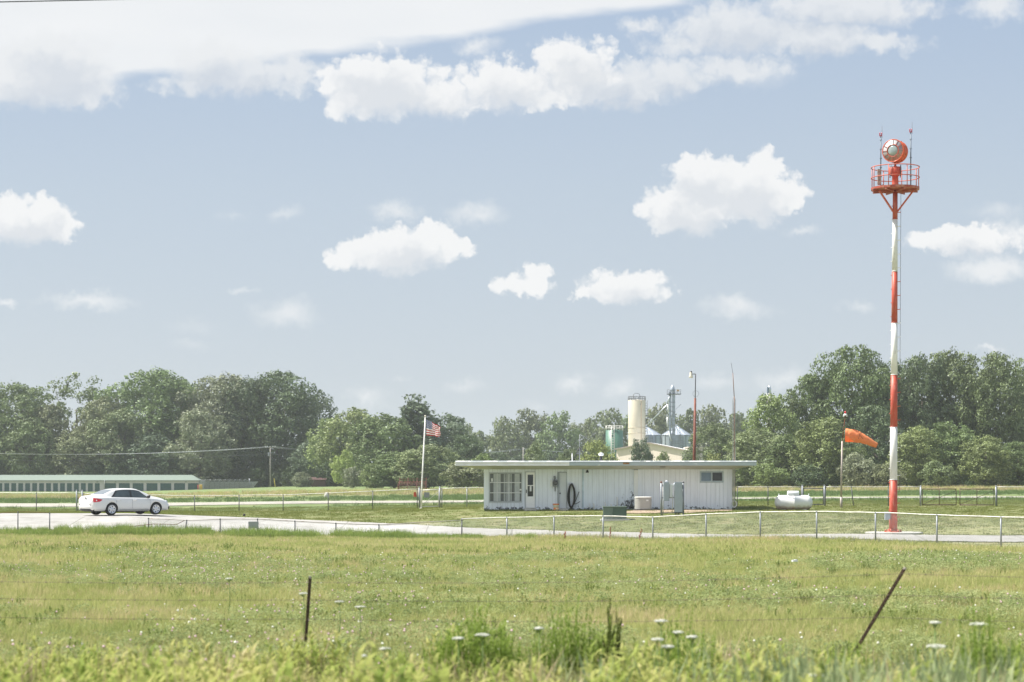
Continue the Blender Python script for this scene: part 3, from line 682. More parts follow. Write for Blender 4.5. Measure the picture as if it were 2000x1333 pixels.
def edgef(x, y, rnd):
    if onpave(x, y): 
        if not (not onpave(x, y+.35) or not onpave(x, y-.35)) or rnd.random() > .35: return None
    elif not (onpave(x, y+.5) or onpave(x, y-.5)): return None
    return (x, y, H(x,y), rnd.uniform(.5,1.3), rnd.uniform(0,6.28), 0, rnd.randint(0,2))
p = wedge(84, 115, 7, 13, edgef, .04); insts('verge_grass', p, tl, 'ragged grass creeping over the edges of the pale road', 'grass')
# roadside growth in the foreground
near1 = [broadleaf(70+i, 15, .75, YWEED, .26, .05, 6, .24) for i in range(3)] + [tuft(75+i, 30, .75, .2, .022, GRASS, (.1,.9), 3) for i in range(2)] + [tuft(78, 16, .9, .2, .03, STRAW, (.1,.7), 3)]
def nearf(x, y, rnd):
    px = pxof(x,y)
    z = H(x,y); k = rnd.choice((0,1,2,0,1,2,3,4,5,5))
    if px > 1350 and rnd.random() < .2: return None
    lim = 1264 - 45*mnoise.noise(Vector((px*.006,y*.3,1)))-rnd.uniform(-14,24)
    top = ZP(lim+(22-y)*6, y)-z
    s = min(1.7, max(.35, top/.75))*rnd.uniform(.55,1.05)
    return (x, y, z-.02, s, rnd.uniform(0,6.28), rnd.gauss(0,.12), k)
p = wedge(14.5, 23.5, 13, 9, nearf, .06); insts('roadside_weeds', p, near1, 'yellow green leafy roadside weeds along the bottom of the photo', 'weeds')
reed = [tuft(80+i, 22, 1.0, .22, .07, GREED, (.03,.6), 3) for i in range(3)]
def reedf(x, y, rnd):
    px = pxof(x,y)
    w = max(0, min(1, (px-1250)/380))*.95 + (.3 if 1050 < px < 1200 else 0)
    if rnd.random() > w: return None
    return (x, y, H(x,y)-.02, min(1.4, max(.4, ZP(1236-mnoise.noise(Vector((px*.01,1,1)))*38, y)-H(x,y)))*rnd.uniform(.7,1.1), rnd.uniform(0,6.28), rnd.gauss(0,.1), rnd.randint(0,2))
p = wedge(14, 20.5, 12, 10, reedf, .06); insts('grey_reeds', p, reed, 'blurred grey green reeds at the bottom right corner', 'reeds')
st = [tuft(85+i, 7, 1.0, .2, .012, STRAW, (.1,.5), 3) for i in range(3)]
p = wedge(15, 26, 1.6, 11, lambda x,y,r: (x,y,H(x,y),r.uniform(.5,1.0),r.uniform(0,6.28),0,r.randint(0,2)), .06); insts('dry_stalks', p, st, 'pale dry grass stalks among the roadside weeds', 'grass')
# ================================================================= objects
def P3(px, py, Y): return (X(px,Y), Y, ZP(py,Y))
# ---------------------------------------------------------------- airfield office
BY = 118.0; bx0, bx1 = X(945,BY), X(1432,BY); bz = .60; wt = ZP(917,BY); FR = BY-1.25
def xb(px): return X(px, BY)
def zb(py): return ZP(py, BY)
def siding_mat(name, col):
    m = mat(name, col, .7, 0, .05, 4, 0, stretch=(2,2,.25)); nt = m.node_tree; N = nt.nodes; L = nt.links; b = N['Principled BSDF']; src = b.inputs['Base Color'].links[0].from_socket
    def M_(op, a, b=None, c=None):
        n = N.new('ShaderNodeMath'); n.operation = op
        for i, v in enumerate((a,b,c)):
            if v is None: continue
            if isinstance(v,(int,float)): n.inputs[i].default_value = v
            else: L.new(v, n.inputs[i])
        return n.outputs[0]
    geo = N.new('ShaderNodeNewGeometry'); sp = N.new('ShaderNodeSeparateXYZ'); L.new(geo.outputs['Position'], sp.inputs[0])
    nz = N.new('ShaderNodeTexNoise'); nz.inputs['Scale'].default_value = 5; nz.inputs['Detail'].default_value = 8; nz.inputs['Roughness'].default_value = .65; L.new(geo.outputs['Position'], nz.inputs[0])
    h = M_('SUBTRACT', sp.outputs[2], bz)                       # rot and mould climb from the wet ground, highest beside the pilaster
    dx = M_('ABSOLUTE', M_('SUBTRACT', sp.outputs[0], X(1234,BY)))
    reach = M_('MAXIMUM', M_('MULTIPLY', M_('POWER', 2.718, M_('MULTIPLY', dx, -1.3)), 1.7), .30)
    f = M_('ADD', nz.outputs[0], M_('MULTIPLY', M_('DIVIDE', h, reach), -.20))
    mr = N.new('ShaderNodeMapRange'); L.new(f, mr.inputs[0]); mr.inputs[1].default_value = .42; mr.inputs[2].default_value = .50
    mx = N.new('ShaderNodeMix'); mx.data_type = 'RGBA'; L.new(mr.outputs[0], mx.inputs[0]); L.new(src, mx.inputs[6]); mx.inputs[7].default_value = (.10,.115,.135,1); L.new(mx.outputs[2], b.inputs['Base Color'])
    return m
SID = siding_mat('white_siding', (.83,.88,.96))
SIDD = mat('weathered_siding', (.80,.83,.84), .8, 0, .1, 2.2, .1, (.42,.45,.46), (.60,.80), stretch=(1.5,1.5,.6))
GROOVE = mat('siding_groove', (.52,.55,.58), .9, 0, .2, 3)
FASW = mat('white_fascia', (.78,.79,.80), .6, 0, .07, 3); FASB = mat('blue_grey_fascia', (.40,.47,.51), .6, 0, .15, 2, 0, (.62,.66,.67), (.62,.72), stretch=(1,1,4))
SOFF = mat('soffit', (.50,.50,.45), .8, 0, .15, 1); DKG = mat('dark_window_glass', (.03,.035,.04), .1, 0, .2, 2, spec=.7)
office = thing('office_building', 'long low white wooden airfield office with a flat overhanging roof', 'building', ((bx0+bx1)/2, BY, bz))
w = MB(); w.span(bx0+.03, bx1-.03, BY+.02, BY+7.5, bz-.4, wt+.12)
obj('wall', w, GROOVE, office)
rw = random.Random(5); w = MB(); w2 = MB()
holes = [(955,1020,923,982),(1025,1046,921,995),(1089,1107,922,995),(1367,1413,921,943)]
def board_run(a, b, wd, mbx):
    x = a
    while x < b-.02:
        e = min(b, x+wd*rw.choice((.5,1,1,1.0,1.5))); lo = bz-.3; segs = [(lo, wt)]
        for h0, h1, t0, t1 in holes:
            if x < xb(h1)-.01 and e > xb(h0)+.01: segs = [s for (s0, s1) in segs for s in ((s0, max(s0,zb(t1))), (min(s1,zb(t0)), s1)) if s[1]-s[0] > .03]
        for s0, s1 in segs: mbx.span(x, e-.012, BY-.018-rw.random()*.006, BY+.03, s0, s1)
        x = e
edges = [xb(v) for v in (945,955,1020,1025,1046,1089,1107,1137)]
for a, b in zip(edges, edges[1:]): board_run(a, b, .2, w)
board_run(xb(1140), xb(1238), .26, w2); board_run(xb(1246), xb(1367), .26, w); board_run(xb(1367), xb(1413), .26, w); board_run(xb(1413), bx1-.02, .26, w)
obj('siding', w, SID, office); obj('siding', w2, siding_mat('blue_white_siding', (.79,.86,.96)), office)
m = MB(); m.span(xb(1238), xb(1246), BY-.09, BY+.02, bz-.2, wt-.05); tag(obj('corner_pillar', m, SIDD, office), 'peeling mouldy pilaster at the joint of the two wings')
m = MB(); m.span(xb(1137), xb(1140), BY-.06, BY+.02, bz-.25, wt); obj('trim_board', m, mat('pale_blue_trim', (.55,.66,.76), .6), office)
# roof: sloping soffit from fascia down to wall
zr0, zr1 = ZP(909.5,FR), ZP(902.5,FR); xl, xr = X(890,FR), X(1477,FR); ybk = BY+8.7
m = MB(); A = [(xl,FR+.02,zr0),(xr,FR+.02,zr0),(xr,ybk,zr0),(xl,ybk,zr0)]; Bq = [(bx0,BY,wt),(bx1,BY,wt),(bx1,BY+7.5,wt),(bx0,BY+7.5,wt)]; Tq = [(xl,FR+.02,zr1-.01),(xr,FR+.02,zr1-.01),(xr,ybk,zr1-.01),(xl,ybk,zr1-.01)]
m.add(A+Bq, [(0,1,5,4),(1,2,6,5),(2,3,7,6),(3,0,4,7)]); obj('soffit', m, SOFF, office)
m = MB(); m.span(xl, xr, FR+.02, ybk, zr1-.05, zr1+.02)
rg = random.Random(2)
for i in range(60):
    x = xl+(xr-xl)*rg.random(); m.box((x, FR+.05+rg.random()*.5, zr1+.03), (rg.uniform(.1,.4), rg.uniform(.1,.3), .03))
obj('roof', m, mat('white_roofing', (.75,.76,.76), .8, 0, .2, 1.5, 0, (.35,.37,.38), (.6,.75)), office)
m = MB(); xs_ = X(1112,FR); m.span(xl, xs_, FR-.02, FR+.02, zr0, zr1); m.span(xl-.02, xs_, FR-.05, FR-.02, zr0+.13, zr1+.02); m.span(xl-.02, xs_, FR-.035, FR-.02, zr0-.02, zr0+.05)
m.span(xl-.02, xl+.02, FR, ybk, zr0, zr1); tag(obj('fascia', m, FASW, office), 'white fascia on the left half')
m = MB(); m.span(xs_, xr, FR-.02, FR+.02, zr0-.01, zr1); m.span(xr-.02, xr+.02, FR, ybk, zr0, zr1); tag(obj('fascia', m, FASB, office), 'blue grey flaking fascia on the right half')
m = MB(); m.add([(xl-.02,FR-.05,zr1+.02),(xr+.02,FR-.05,zr1+.02),(xr+.02,FR+.06,zr1+.06),(xl-.02,FR+.06,zr1+.06),(xl-.02,FR+.06,zr1+.0),(xr+.02,FR+.06,zr1+.0)],[(0,1,2,3),(3,2,5,4),(0,3,4),(1,5,2)])
obj('sun_edge_strip', m, mat('patchy_edge_strip', (.80,.81,.82), .6, 0, .1, 1.3, 0, (.42,.46,.49), (.44,.50), stretch=(1.5,1,1)), office)  # added strip, tilted to catch the sun as a bright broken roof line
m = MB(); m.box((X(1223,FR), FR-.03, ZP(905.5,FR)), (.36,.02,.1)); obj('rotten_patch', m, mat('bare_wood', (.30,.16,.07), .9, 0, .3, 9), office)
m = MB(); m.box((X(1294,FR+.5), FR+.5, ZP(911.5,FR+.5)-.03), (.3,.3,.03)); obj('soffit_vent', m, GALVD, office)
# big show window
WY = BY-.03; fr = MB(); x0, x1, z0, z1 = xb(955), xb(1020), zb(982), zb(923)
for a, b, c, d in ((x0,x1,z1-.07,z1),(x0,x1,z0,z0+.07)): fr.span(a, b, WY-.03, WY+.048, c, d)
for a in (x0, x1-.06): fr.span(a, a+.06, WY-.03, WY+.048, z0+.07, z1-.07)
FRM = mat('grey_frame', (.50,.53,.56), .6, 0, .1, 3)
win = obj('show_window', fr, FRM, office)
g_ = MB(); g_.span(x0+.06, x1-.06, WY+.032, WY+.045, z0+.07, z1-.07); obj('pane', g_, mat('curtained_glass', (.15,.165,.17), .25, 0, .22, 2.5, 0, spec=.6, stretch=(3,1,.25)), win)
c_ = MB(); rc = random.Random(4)
for px, wd in ((967,.26),(974.5,.2),(985,.05),(988.5,.05),(994,.17),(998.5,.05),(1010,.3)):
    c_.span(xb(px)-wd/2, xb(px)+wd/2, WY+.020, WY+.029, z0+.09, z1-.09)
obj('curtain', c_, mat('pale_curtain', (.50,.53,.54), .9, 0, .12, 4), win)
c_ = MB()
for px in (957,963.3,980,1003): c_.span(xb(px)-.02, xb(px)+.02, WY+.004, WY+.018, z0+.07, z1-.07)
obj('dark_mullion', c_, mat('dark_grey_mullion', (.16,.17,.18), .7), win)  # narrow dark grey uprights in front of the pane
c_ = MB()
for py in (943,963): c_.span(x0+.06, x1-.06, WY-.028, WY+.002, zb(py)-.022, zb(py)+.022)
for px in (971,992): c_.span(xb(px)-.015, xb(px)+.015, WY-.022, WY+.001, z0+.07, z1-.07)
obj('glazing_bar', c_, FASW, win)
c_ = MB(); c_.box((xb(961), WY-.03, zb(938)), (.1,.05,.2)); c_.box((xb(1017), WY-.05, zb(957)), (.12,.08,.1)); obj('lamp_box', c_, FASW, win)
# storm door
d_ = MB(); dx0, dx1, dz0, dz1 = xb(1027.5), xb(1044.5), zb(992), zb(923)
gx0, gx1, gz0, gz1 = xb(1030.5), xb(1041.3), zb(970), zb(927.5)
d_.span(dx0, gx0, WY-.05, WY+.03, dz0, dz1); d_.span(gx1, dx1, WY-.05, WY+.03, dz0, dz1); d_.span(gx0, gx1, WY-.05, WY+.03, dz0, gz0); d_.span(gx0, gx1, WY-.05, WY+.03, gz1, dz1); d_.span(gx0, gx1, WY-.06, WY+.02, zb(949.5), zb(948))
dr = obj('storm_door', d_, mat('bright_white_door', (.86,.86,.86), .4, 0, .02, 3), office)
g_ = MB(); g_.span(gx0, gx1, WY+.0, WY+.012, gz0, gz1); obj('pane', g_, DKG, dr)
g_ = MB(); g_.span(xb(1034.5), xb(1038), WY-.012, WY-.006, zb(960), zb(950)); obj('notice', g_, FASW, dr)
g_ = MB(); g_.box((xb(1028.3), WY-.08, zb(960)), (.04,.05,.2)); obj('handle', g_, DARK, dr)
fr = MB(); fr.span(xb(1025.2), dx0, WY-.02, WY+.06, bz, zb(921)); fr.span(dx1, xb(1045.9), WY-.02, WY+.06, bz, zb(921)); fr.span(dx0, dx1, WY-.02, WY+.06, dz1, zb(921)); obj('door_frame', fr, FRM, office)
m = MB(); m.span(xb(1024), xb(1047), BY-1.0, BY-.05, bz-.2, zb(993)); obj('doorstep', m, CONC, office)
# plain door
d_ = MB(); d_.span(xb(1092.5), xb(1106), WY+.02, WY+.05, zb(993), zb(923.5)); dr = obj('plain_door', d_, mat('grey_white_door', (.66,.70,.74), .5, 0, .04, 2), office)
g_ = MB(); g_.lathe((xb(1094), WY-.0, zb(964)), [(.03,-.04),(.04,0),(.03,.04)], 10); obj('knob', g_, GALVD, dr)
fr = MB(); fr.span(xb(1089.2), xb(1092.2), WY-.05, WY+.07, bz, zb(922)); fr.span(xb(1106.2), xb(1107), WY-.03, WY+.06, bz, zb(922)); fr.span(xb(1092.2), xb(1106.2), WY-.03, WY+.06, zb(923), zb(922)); obj('door_frame', fr, mat('grey_trim', (.36,.40,.43), .6), office)
m = MB(); m.span(xb(1090), xb(1109), BY-1.0, BY-.05, bz-.2, zb(993.5)); obj('doorstep', m, CONC, office)
# high twin window
fr = MB(); x0, x1, z0, z1 = xb(1367), xb(1413), zb(942.5), zb(921)
for a, b, c, d in ((x0,x1,z1-.07,z1),(x0,x1,z0,z0+.09)): fr.span(a, b, WY-.03, WY+.06, c, d)
for a in (x0, x1-.08, (x0+x1)/2-.04): fr.span(a, a+.08, WY-.03, WY+.06, z0+.09, z1-.07)
win = obj('high_window', fr, mat('blue_grey_trim', (.42,.50,.56), .5, 0, .1, 3), office)
g_ = MB(); g_.span(x0+.08, (x0+x1)/2-.04, WY+.02, WY+.03, z0+.09, z1-.07); obj('pane', g_, mat('blue_blind_pane', (.16,.23,.32), .2, 0, .1, 3, spec=.7), win)
g_ = MB(); g_.span((x0+x1)/2+.04, x1-.08, WY+.02, WY+.03, z0+.09, z1-.07); obj('pane', g_, DKG, win)
# pipes at the wall foot
for px, top, r in ((1152,985,.03),(1160,985,.04),(1182,982,.03),(1205.5,972,.045),(1194,986,.03)):
    m = MB(True); m.tube([(xb(px),BY-.18,bz-.1),(xb(px),BY-.18,zb(top)),(xb(px)-.06,BY-.18,zb(top)+.03)], r, 8); obj('vent_pipe', m, FASW, office)
def gadget(name, label, cat, mb, mats, group=None): return tag(obj(name, mb, mats), label, cat, group)
# electric meter on the wall
t = thing('electric_meter', 'grey electric meter and small switch box on the office wall', 'meter', (xb(1082), BY-.05, zb(953)))
m = MB(); m.span(xb(1080.5), xb(1089), BY-.2, BY-.03, zb(951), zb(937)); obj('box', m, GALV, t)
m = MB(True); m.lathe((xb(1084.5), BY-.2, zb(943)), [(.15,0),(.15,.08),(.11,.11),(0,.11)], 16, M=Matrix.Rotation(R(90),3,'X')); obj('dial', m, GALVD, t)
m = MB(); m.span(xb(1074.5), xb(1079), BY-.14, BY-.03, zb(950), zb(938)); obj('switch_box', m, SIDD, t)
m = MB(True); m.tube([(xb(1084),BY-.1,zb(951)),(xb(1084),BY-.1,zb(960))],.025,6); m.tube([(xb(1083),BY-.1,zb(937)),(xb(1083),BY-.1,zb(930))],.06,8); obj('conduit', m, GALV, t)
# security lamp under the soffit
t = thing('wall_lamp', 'small dark security lamp under the eave above the hose', 'lamp', P3(1147, 923, BY-.2))
m = MB(); m.box(P3(1145.5,918,BY-.1),(.1,.2,.1)); obj('bracket', m, FASW, t)
m = MB(True); m.lathe(P3(1147,922,BY-.25), [(.03,.12),(.09,0),(.09,-.05),(0,-.05)][::-1], 12); obj('head', m, DARK, t)
# hose loops
t = thing('hose_coil', 'thick black hose coiled in long loops on a hook beside the plain door', 'hose', (xb(1116), BY-.15, zb(994)))
m = MB(True); rh = random.Random(6)
for k in range(5):
    c = Vector((xb(1116)+rh.uniform(-.03,.03), BY-.1-.05*k, zb(969)+rh.uniform(-.03,.02))); a_, b_ = .135+.022*k, .72-.02*k
    m.tube([c+Vector((a_*math.cos(u), 0, b_*math.sin(u)+(0.04*math.cos(u)))) for u in [i/20*2*math.pi for i in range(21)]], .032, 6, cap=False)
obj('loops', m, DARK, t)
m = MB(True); m.tube([P3(1118,985,BY-.2),P3(1121,985,BY-.25),P3(1126,984,BY-.3),P3(1133,980,BY-.3)],.018,5); m.tube([P3(1121,986,BY-.2),P3(1131,961,BY-.08)],.02,5); obj('loose_end', m, DARK, t)
m = MB(True); m.lathe(P3(1113,947,BY-.12), [(.1,-.05),(.1,.05)], 12, M=Matrix.Rotation(R(90),3,'X'), cap=False); obj('hook', m, FASW, t)
# bucket
t = thing('bucket', 'orange and white plastic bucket on the grass beside the plain door', 'bucket', (X(1086,116.8), 116.8, H(X(1086,116.8),116.8)))
b0 = Vector(wloc(t)); m = MB(True); m.lathe(b0, [(0,.0),(.14,0),(.165,.36),(.175,.37),(.175,.39),(.15,.385),(.13,.05),(0,.05)], 18); obj('pail', m, mat('white_plastic', (.80,.76,.68), .5), t)
m = MB(True); m.lathe(b0+Vector((.004,-.004,0)), [(.147,.03),(.158,.17)], 18); obj('label_band', m, mat('orange_label', (.75,.22,.05), .6, 0, .1, 3, 0, (.78,.60,.42), (.5,.56)), t)
m = MB(True); m.lathe(b0, [(.180,.34),(.184,.355),(.184,.40),(.165,.41)], 18); obj('rim', m, mat('orange_plastic', (.62,.16,.04), .5), t)
# air conditioning unit
ay = 116.4; t = thing('air_conditioner', 'beige round cornered air conditioning unit on the ground by the office wall', 'air conditioner', (X(1256,ay), ay, ZP(996,ay)))
b0 = Vector(wloc(t)); m = MB(True)
def rsq(r, z, k=.5, n=28):
    out = []
    for j in range(n):
        a = 2*math.pi*j/n; ca, sa = math.cos(a), math.sin(a); out.append(b0+Vector((math.copysign(abs(ca)**k, ca)*r, math.copysign(abs(sa)**k, sa)*r, z)))
    return out
def ringloft(m, rings, cap=True):
    n = len(rings[0]); o = len(m.v); vs = [p for r in rings for p in r]
    fs = [(i*n+j, i*n+(j+1)%n, (i+1)*n+(j+1)%n, (i+1)*n+j) for i in range(len(rings)-1) for j in range(n)]
    if cap: fs += [tuple(range(n))[::-1], tuple((len(rings)-1)*n+j for j in range(n))]
    m.add(vs, fs)
rings = []
for i in range(12): z = .04+i*.055; rings += [rsq(.49, z), rsq(.49, z+.035), rsq(.475, z+.037), rsq(.475, z+.053)]
ringloft(m, rings); obj('louvred_casing', m, mat('beige_metal', (.47,.47,.45), .6, 0, .06, 3), t)
m = MB(True); ringloft(m, [rsq(.50,.70), rsq(.50,.74), rsq(.44,.76), rsq(.1,.765)]); obj('top_grille', m, mat('pale_top', (.70,.70,.67), .5), t)
m = MB(); m.box(b0+Vector((0,0,-.02)), (1.1,1.1,.1)); obj('base_slab', m, mat('dark_slab', (.14,.13,.12), .9), t)
m = MB(); m.box(b0+Vector((.22,-.5,.55)), (.13,.012,.09)); obj('rating_plate', m, FASW, t)
# dark dead brush by AC
t = thing('dead_brush', 'dark dead brush against the stained wall left of the air conditioner', 'brush', (xb(1232), BY-.5, bz))
m = MB(); rb = random.Random(12)
for _ in range(26):
    a = P3(rb.uniform(1224,1239), 993.5, BY-rb.uniform(.1,.7)); m.tube([a, (a[0]+rb.uniform(-.25,.25), a[1]+rb.uniform(-.1,.1), a[2]+rb.uniform(.15,.6))], [.012,.005], 4)
obj('stems', m, mat('dead_stem', (.07,.065,.07), .9), t)
# transformer box
ty = 108.5; tx = X(1200,ty); tz = H(tx,ty)-.02; t = thing('transformer_box', 'dark green utility transformer box on the lawn in front of the office', 'utility box', (tx, ty, tz))
GRN = mat('utility_green', (.075,.12,.10), .5, 0, .1, 2); GRNL = mat('sunlit_green', (.14,.19,.165), .5, 0, .08, 2)  # paler green for lid and left panel: sunlight put into the colour
m = MB(); m.span(tx-.60, tx+.64, ty-.45, ty+.45, tz+.06, tz+.70); obj('cabinet', m, GRN, t)
m = MB(); m.span(tx-.63, tx+.67, ty-.49, ty+.49, tz+.70, tz+.76); obj('lid', m, GRNL, t)
m = MB(); m.span(tx-.62, tx-.10, ty-.475, ty-.45, tz+.08, tz+.69); obj('lit_side_panel', m, GRNL, t)
m = MB(); m.span(tx+.60, tx+.63, ty-.48, ty-.45, tz+.1, tz+.68); m.box((tx-.12,ty-.48,tz+.4),(.03,.03,.12)); obj('hinge', m, GRN, t)
m = MB(); m.span(tx-.75, tx+.78, ty-.62, ty+.6, tz-.15, tz+.06); obj('base_pad', m, CONC, t)
# meter rack
ry = 110.5; t = thing('meter_rack', 'tall grey electrical enclosures on a steel pipe rack in front of the office', 'electrical rack', (X(1313,ry), ry, H(X(1313,ry),ry)))
zg = wloc(t).z
for px, mt in ((1291.5,GALV),(1334.5,GALV)):
    m = MB(True); m.tube([(X(px,ry),ry,zg-.2),P3(px,942,ry)],.05,10); pz = obj('post', m, mt, t)
    m = MB(True); m.lathe(P3(px,942,ry), [(.055,-.05),(.06,0),(.03,.04),(0,.045)], 10); obj('cap', m, RUST if px < 1300 else GALVD, pz)
m = MB(True); m.tube([(X(1295,ry),ry+.05,zg-.2),P3(1295,944,ry+.05)],.025,8); m.tube([P3(1314,968,ry-.03),P3(1313.5,1003,ry-.03)],.02,8); obj('conduit', m, RAIL, t)
m = MB()
for py in (949,972.5,1002): m.bar(P3(1292,py,ry+.02), P3(1334,py,ry+.02), .045, .045)
obj('crossbar', m, mat('dark_strut', (.15,.18,.18), .6), t)
EN = mat('grey_enclosure', (.36,.41,.47), .5, 0, .05, 3); EN2 = mat('pale_enclosure', (.68,.71,.74), .5, 0, .04, 3)
def ebox(px0, px1, py0, py1, mt, d=.25, nm='enclosure'):
    m = MB(); m.span(X(px0,ry), X(px1,ry), ry-.05-d, ry-.05, ZP(py1,ry), ZP(py0,ry)); e = obj(nm, m, mt, t)
    q = MB(); q.span(X(px0+.7,ry), X(px1-.7,ry), ry-.07-d, ry-.05-d-.001, ZP(py1-.8,ry), ZP(py0+.8,ry)); obj('door', q, mt, e); return e
ebox(1295.5,1306.5,942,978.5,EN); ebox(1316.5,1332,942,1001,EN,.3); ebox(1307,1316,946,950.5,EN2,.2,'junction_box'); ebox(1307,1313,951,972,EN2,.18)
m = MB(); m.span(X(1332.2,ry), X(1333.2,ry), ry-.3, ry-.1, ZP(956,ry), ZP(947,ry)); obj('switch_handle', m, DARK, t)
m = MB(True); m.lathe(P3(1302,940.5,ry-.1), [(.07,-.02),(.07,.03),(0,.05)], 10); m.lathe(P3(1318,946,ry-.12), [(.05,-.1),(.1,.0),(0,.1)], 10); obj('pipe_cap', m, EN2, t)
m = MB(True)
for px in (1319,1322,1325,1328): m.tube([P3(px,1001,ry-.15),(X(px,ry),ry-.15,zg-.1)],.025,6)
obj('cable', m, DARK, t)
# roof vent, aerial tripod, stub
t = thing('roof_vent', 'black stove pipe with a pale cap on the office roof', 'roof vent', P3(1174,902.5,BY+1))
m = MB(True); m.tube([P3(1173.5,903,BY+1),P3(1173.5,891,BY+1)],.075,12); obj('pipe', m, mat('black_pipe', (.03,.03,.04), .5), t)
m = MB(True); m.lathe(P3(1174,891,BY+1), [(.10,0),(.16,.05),(.15,.14),(.08,.19),(0,.2)], 14); obj('cap', m, EN2, t)
t = thing('tripod_aerial', 'thin tripod on the office roof carrying a bent television aerial', 'aerial', P3(1132,903,BY+1.5))
m = MB()
for px, dy in ((1118,0),(1145,0),(1131,1.2)): m.tube([P3(1132,874,BY+1.5),P3(px,902.5+dy,BY+1.5+dy)],.022,5)
obj('leg', m, DARK, t)
m = MB(); m.tube([P3(1132,903,BY+1.5),P3(1132.5,849,BY+1.5)],.018,6); obj('mast', m, GALV, t)
m = MB(); m.tube([P3(1133,849,BY+1.5),P3(1150,859,BY+1.5)],.014,5); m.tube([P3(1157,850,BY+1.5),P3(1165,846,BY+1.5)],.012,5); m.tube([P3(1150,859,BY+1.5),P3(1157,850,BY+1.5)],.006,4); m.bar(P3(1126,886,BY+1.5),P3(1138,887,BY+1.5),.03); obj('boom', m, GALV, t)
m = MB(); m.tube([P3(1117.5,903,BY+1),P3(1117.5,888,BY+1)],.03,8); m.tube([P3(1117.5,888,BY+1),P3(1117.5,886.5,BY+1)],.04,8)
gadget('vent_stub', 'short white vent stub left of the roof tripod', 'roof vent', m, FASW)
# rusty lamp pole behind the office
ly = 131.0; t = thing('lamp_pole', 'tall rusty red pole with a bell shaped yard lamp behind the office', 'lamp pole', (X(1355,ly), ly, H(X(1355,ly),ly)))
zg = wloc(t).z; m = MB(True); m.tube([(X(1354.5,ly),ly,zg-.2), P3(1357.8,778,ly)], [.115,.075], 12); obj('pole', m, mat('rust_red_pole', (.19,.065,.045), .7, 0, .3, 2), t)
m = MB(True); m.tube([P3(1357.8,779,ly),P3(1358.6,731,ly)],.035,8); m.tube([P3(1358.6,731,ly),P3(1352,731,ly)],.03,6); obj('arm', m, GALVD, t)
m = MB(True); m.lathe(P3(1349.5,738,ly), [(0,-.02),(.1,-.02),(.125,.0),(.125,.12),(.09,.2),(.08,.33),(.05,.4),(0,.42)], 14); h_ = obj('lamp_head', m, mat('beige_lamp', (.62,.58,.50), .5), t)
m = MB(True); m.lathe(P3(1349.8,728.5,ly), [(.07,-.08),(.075,.06),(.03,.12),(0,.12)], 10); obj('photocell', m, DARK, h_)
m = MB(True); m.tube([Vector(P3(1359,769.5,ly))+Vector((math.cos(a)*.2,0,math.sin(a)*.2)) for a in [i/16*6.2832 for i in range(17)]], .008, 4, cap=False); obj('hoop', m, GALVD, t)
# radio mast at right end
my = BY-.25; t = thing('radio_mast', 'slim rusty radio mast with cables tied to the right end of the office', 'mast', (X(1434,my), my, H(X(1434,my),my)))
zg = wloc(t).z; m = MB(True); m.tube([(X(1434.5,my),my,zg-.1),P3(1434.3,775,my)],.03,8); m.tube([P3(1434,775,my),P3(1431.3,729,my)],.025,6); obj('mast_tube', m, mat('mast_rust', (.24,.17,.14), .7, .2, .4, 3), t)
m = MB(True); m.tube([P3(1431.3,729,my),P3(1428,709,my)],.010,5); obj('whip', m, DARK, t)
m = MB(True)
for dx, top in ((-3.2,783),(2.6,783),(-1.4,800)): m.tube([(X(1434+dx,my),my-.02,zg),P3(1434+dx,top,my),P3(1433.5,774,my)],.013,5)
obj('coax_cable', m, mat('grey_cable', (.25,.26,.26), .7), t)
m = MB(True)
for k in range(6): c = Vector(P3(1434,985,my-.06-.01*k)); m.tube([c+Vector((math.cos(a)*(.11+.012*k),0,math.sin(a)*(.17+.02*(k%3)))) for a in [i/14*6.2832 for i in range(15)]], .012, 5, cap=False)
for k in range(3): m.tube([P3(1431+k*1.8,990,my-.05),P3(1429.5+k*2.4,950,my-.06),P3(1431.5+k*1.6,910,my-.04)],.014,5)
obj('cable_coil', m, mat('white_cable', (.70,.70,.68), .6), t)
# ---------------------------------------------------------------- beacon tower
by = 90.7; tx, tz = X(1744.5,by), H(X(1744.5,by),by)+.06
tw_ = thing('beacon_tower', 'tall red and white banded steel pole carrying a railed platform', 'beacon tower', (tx,by,tz))
def bt(py): return ZP(py,by)
def worn(name, col, chip, lo, hi):
    m = mat(name, col, .5, 0, .16, 1.1, 0, stretch=(1,1,.4)); nt = m.node_tree; N = nt.nodes; L = nt.links; b = N['Principled BSDF']; src = b.inputs['Base Color'].links[0].from_socket
    g = N.new('ShaderNodeNewGeometry'); n = N.new('ShaderNodeTexNoise'); n.inputs['Scale'].default_value = 5; n.inputs['Detail'].default_value = 7; n.inputs['Roughness'].default_value = .7
    mp = N.new('ShaderNodeMapping'); mp.inputs['Scale'].default_value = (2.2,2.2,.5); L.new(g.outputs['Position'], mp.inputs[0]); L.new(mp.outputs[0], n.inputs[0])
    mr = N.new('ShaderNodeMapRange'); L.new(n.outputs[0], mr.inputs[0]); mr.inputs[1].default_value = lo; mr.inputs[2].default_value = hi
    x = N.new('ShaderNodeMix'); x.data_type = 'RGBA'; L.new(mr.outputs[0], x.inputs[0]); L.new(src, x.inputs[6]); x.inputs[7].default_value = (*chip,1); L.new(x.outputs[2], b.inputs['Base Color']); return m
REDW = worn('faded_red_band', (.47,.075,.045), (.60,.27,.21), .52, .75); WHTW = worn('chalky_white_band', (.74,.74,.73), (.50,.48,.46), .56, .72)
bands = [1040,938,834,733,631,531,429,372]
def polex(py): return X(1744.5+4.0*(1040-py)/668, by)
def poler(py): return .185-.075*(1040-py)/668
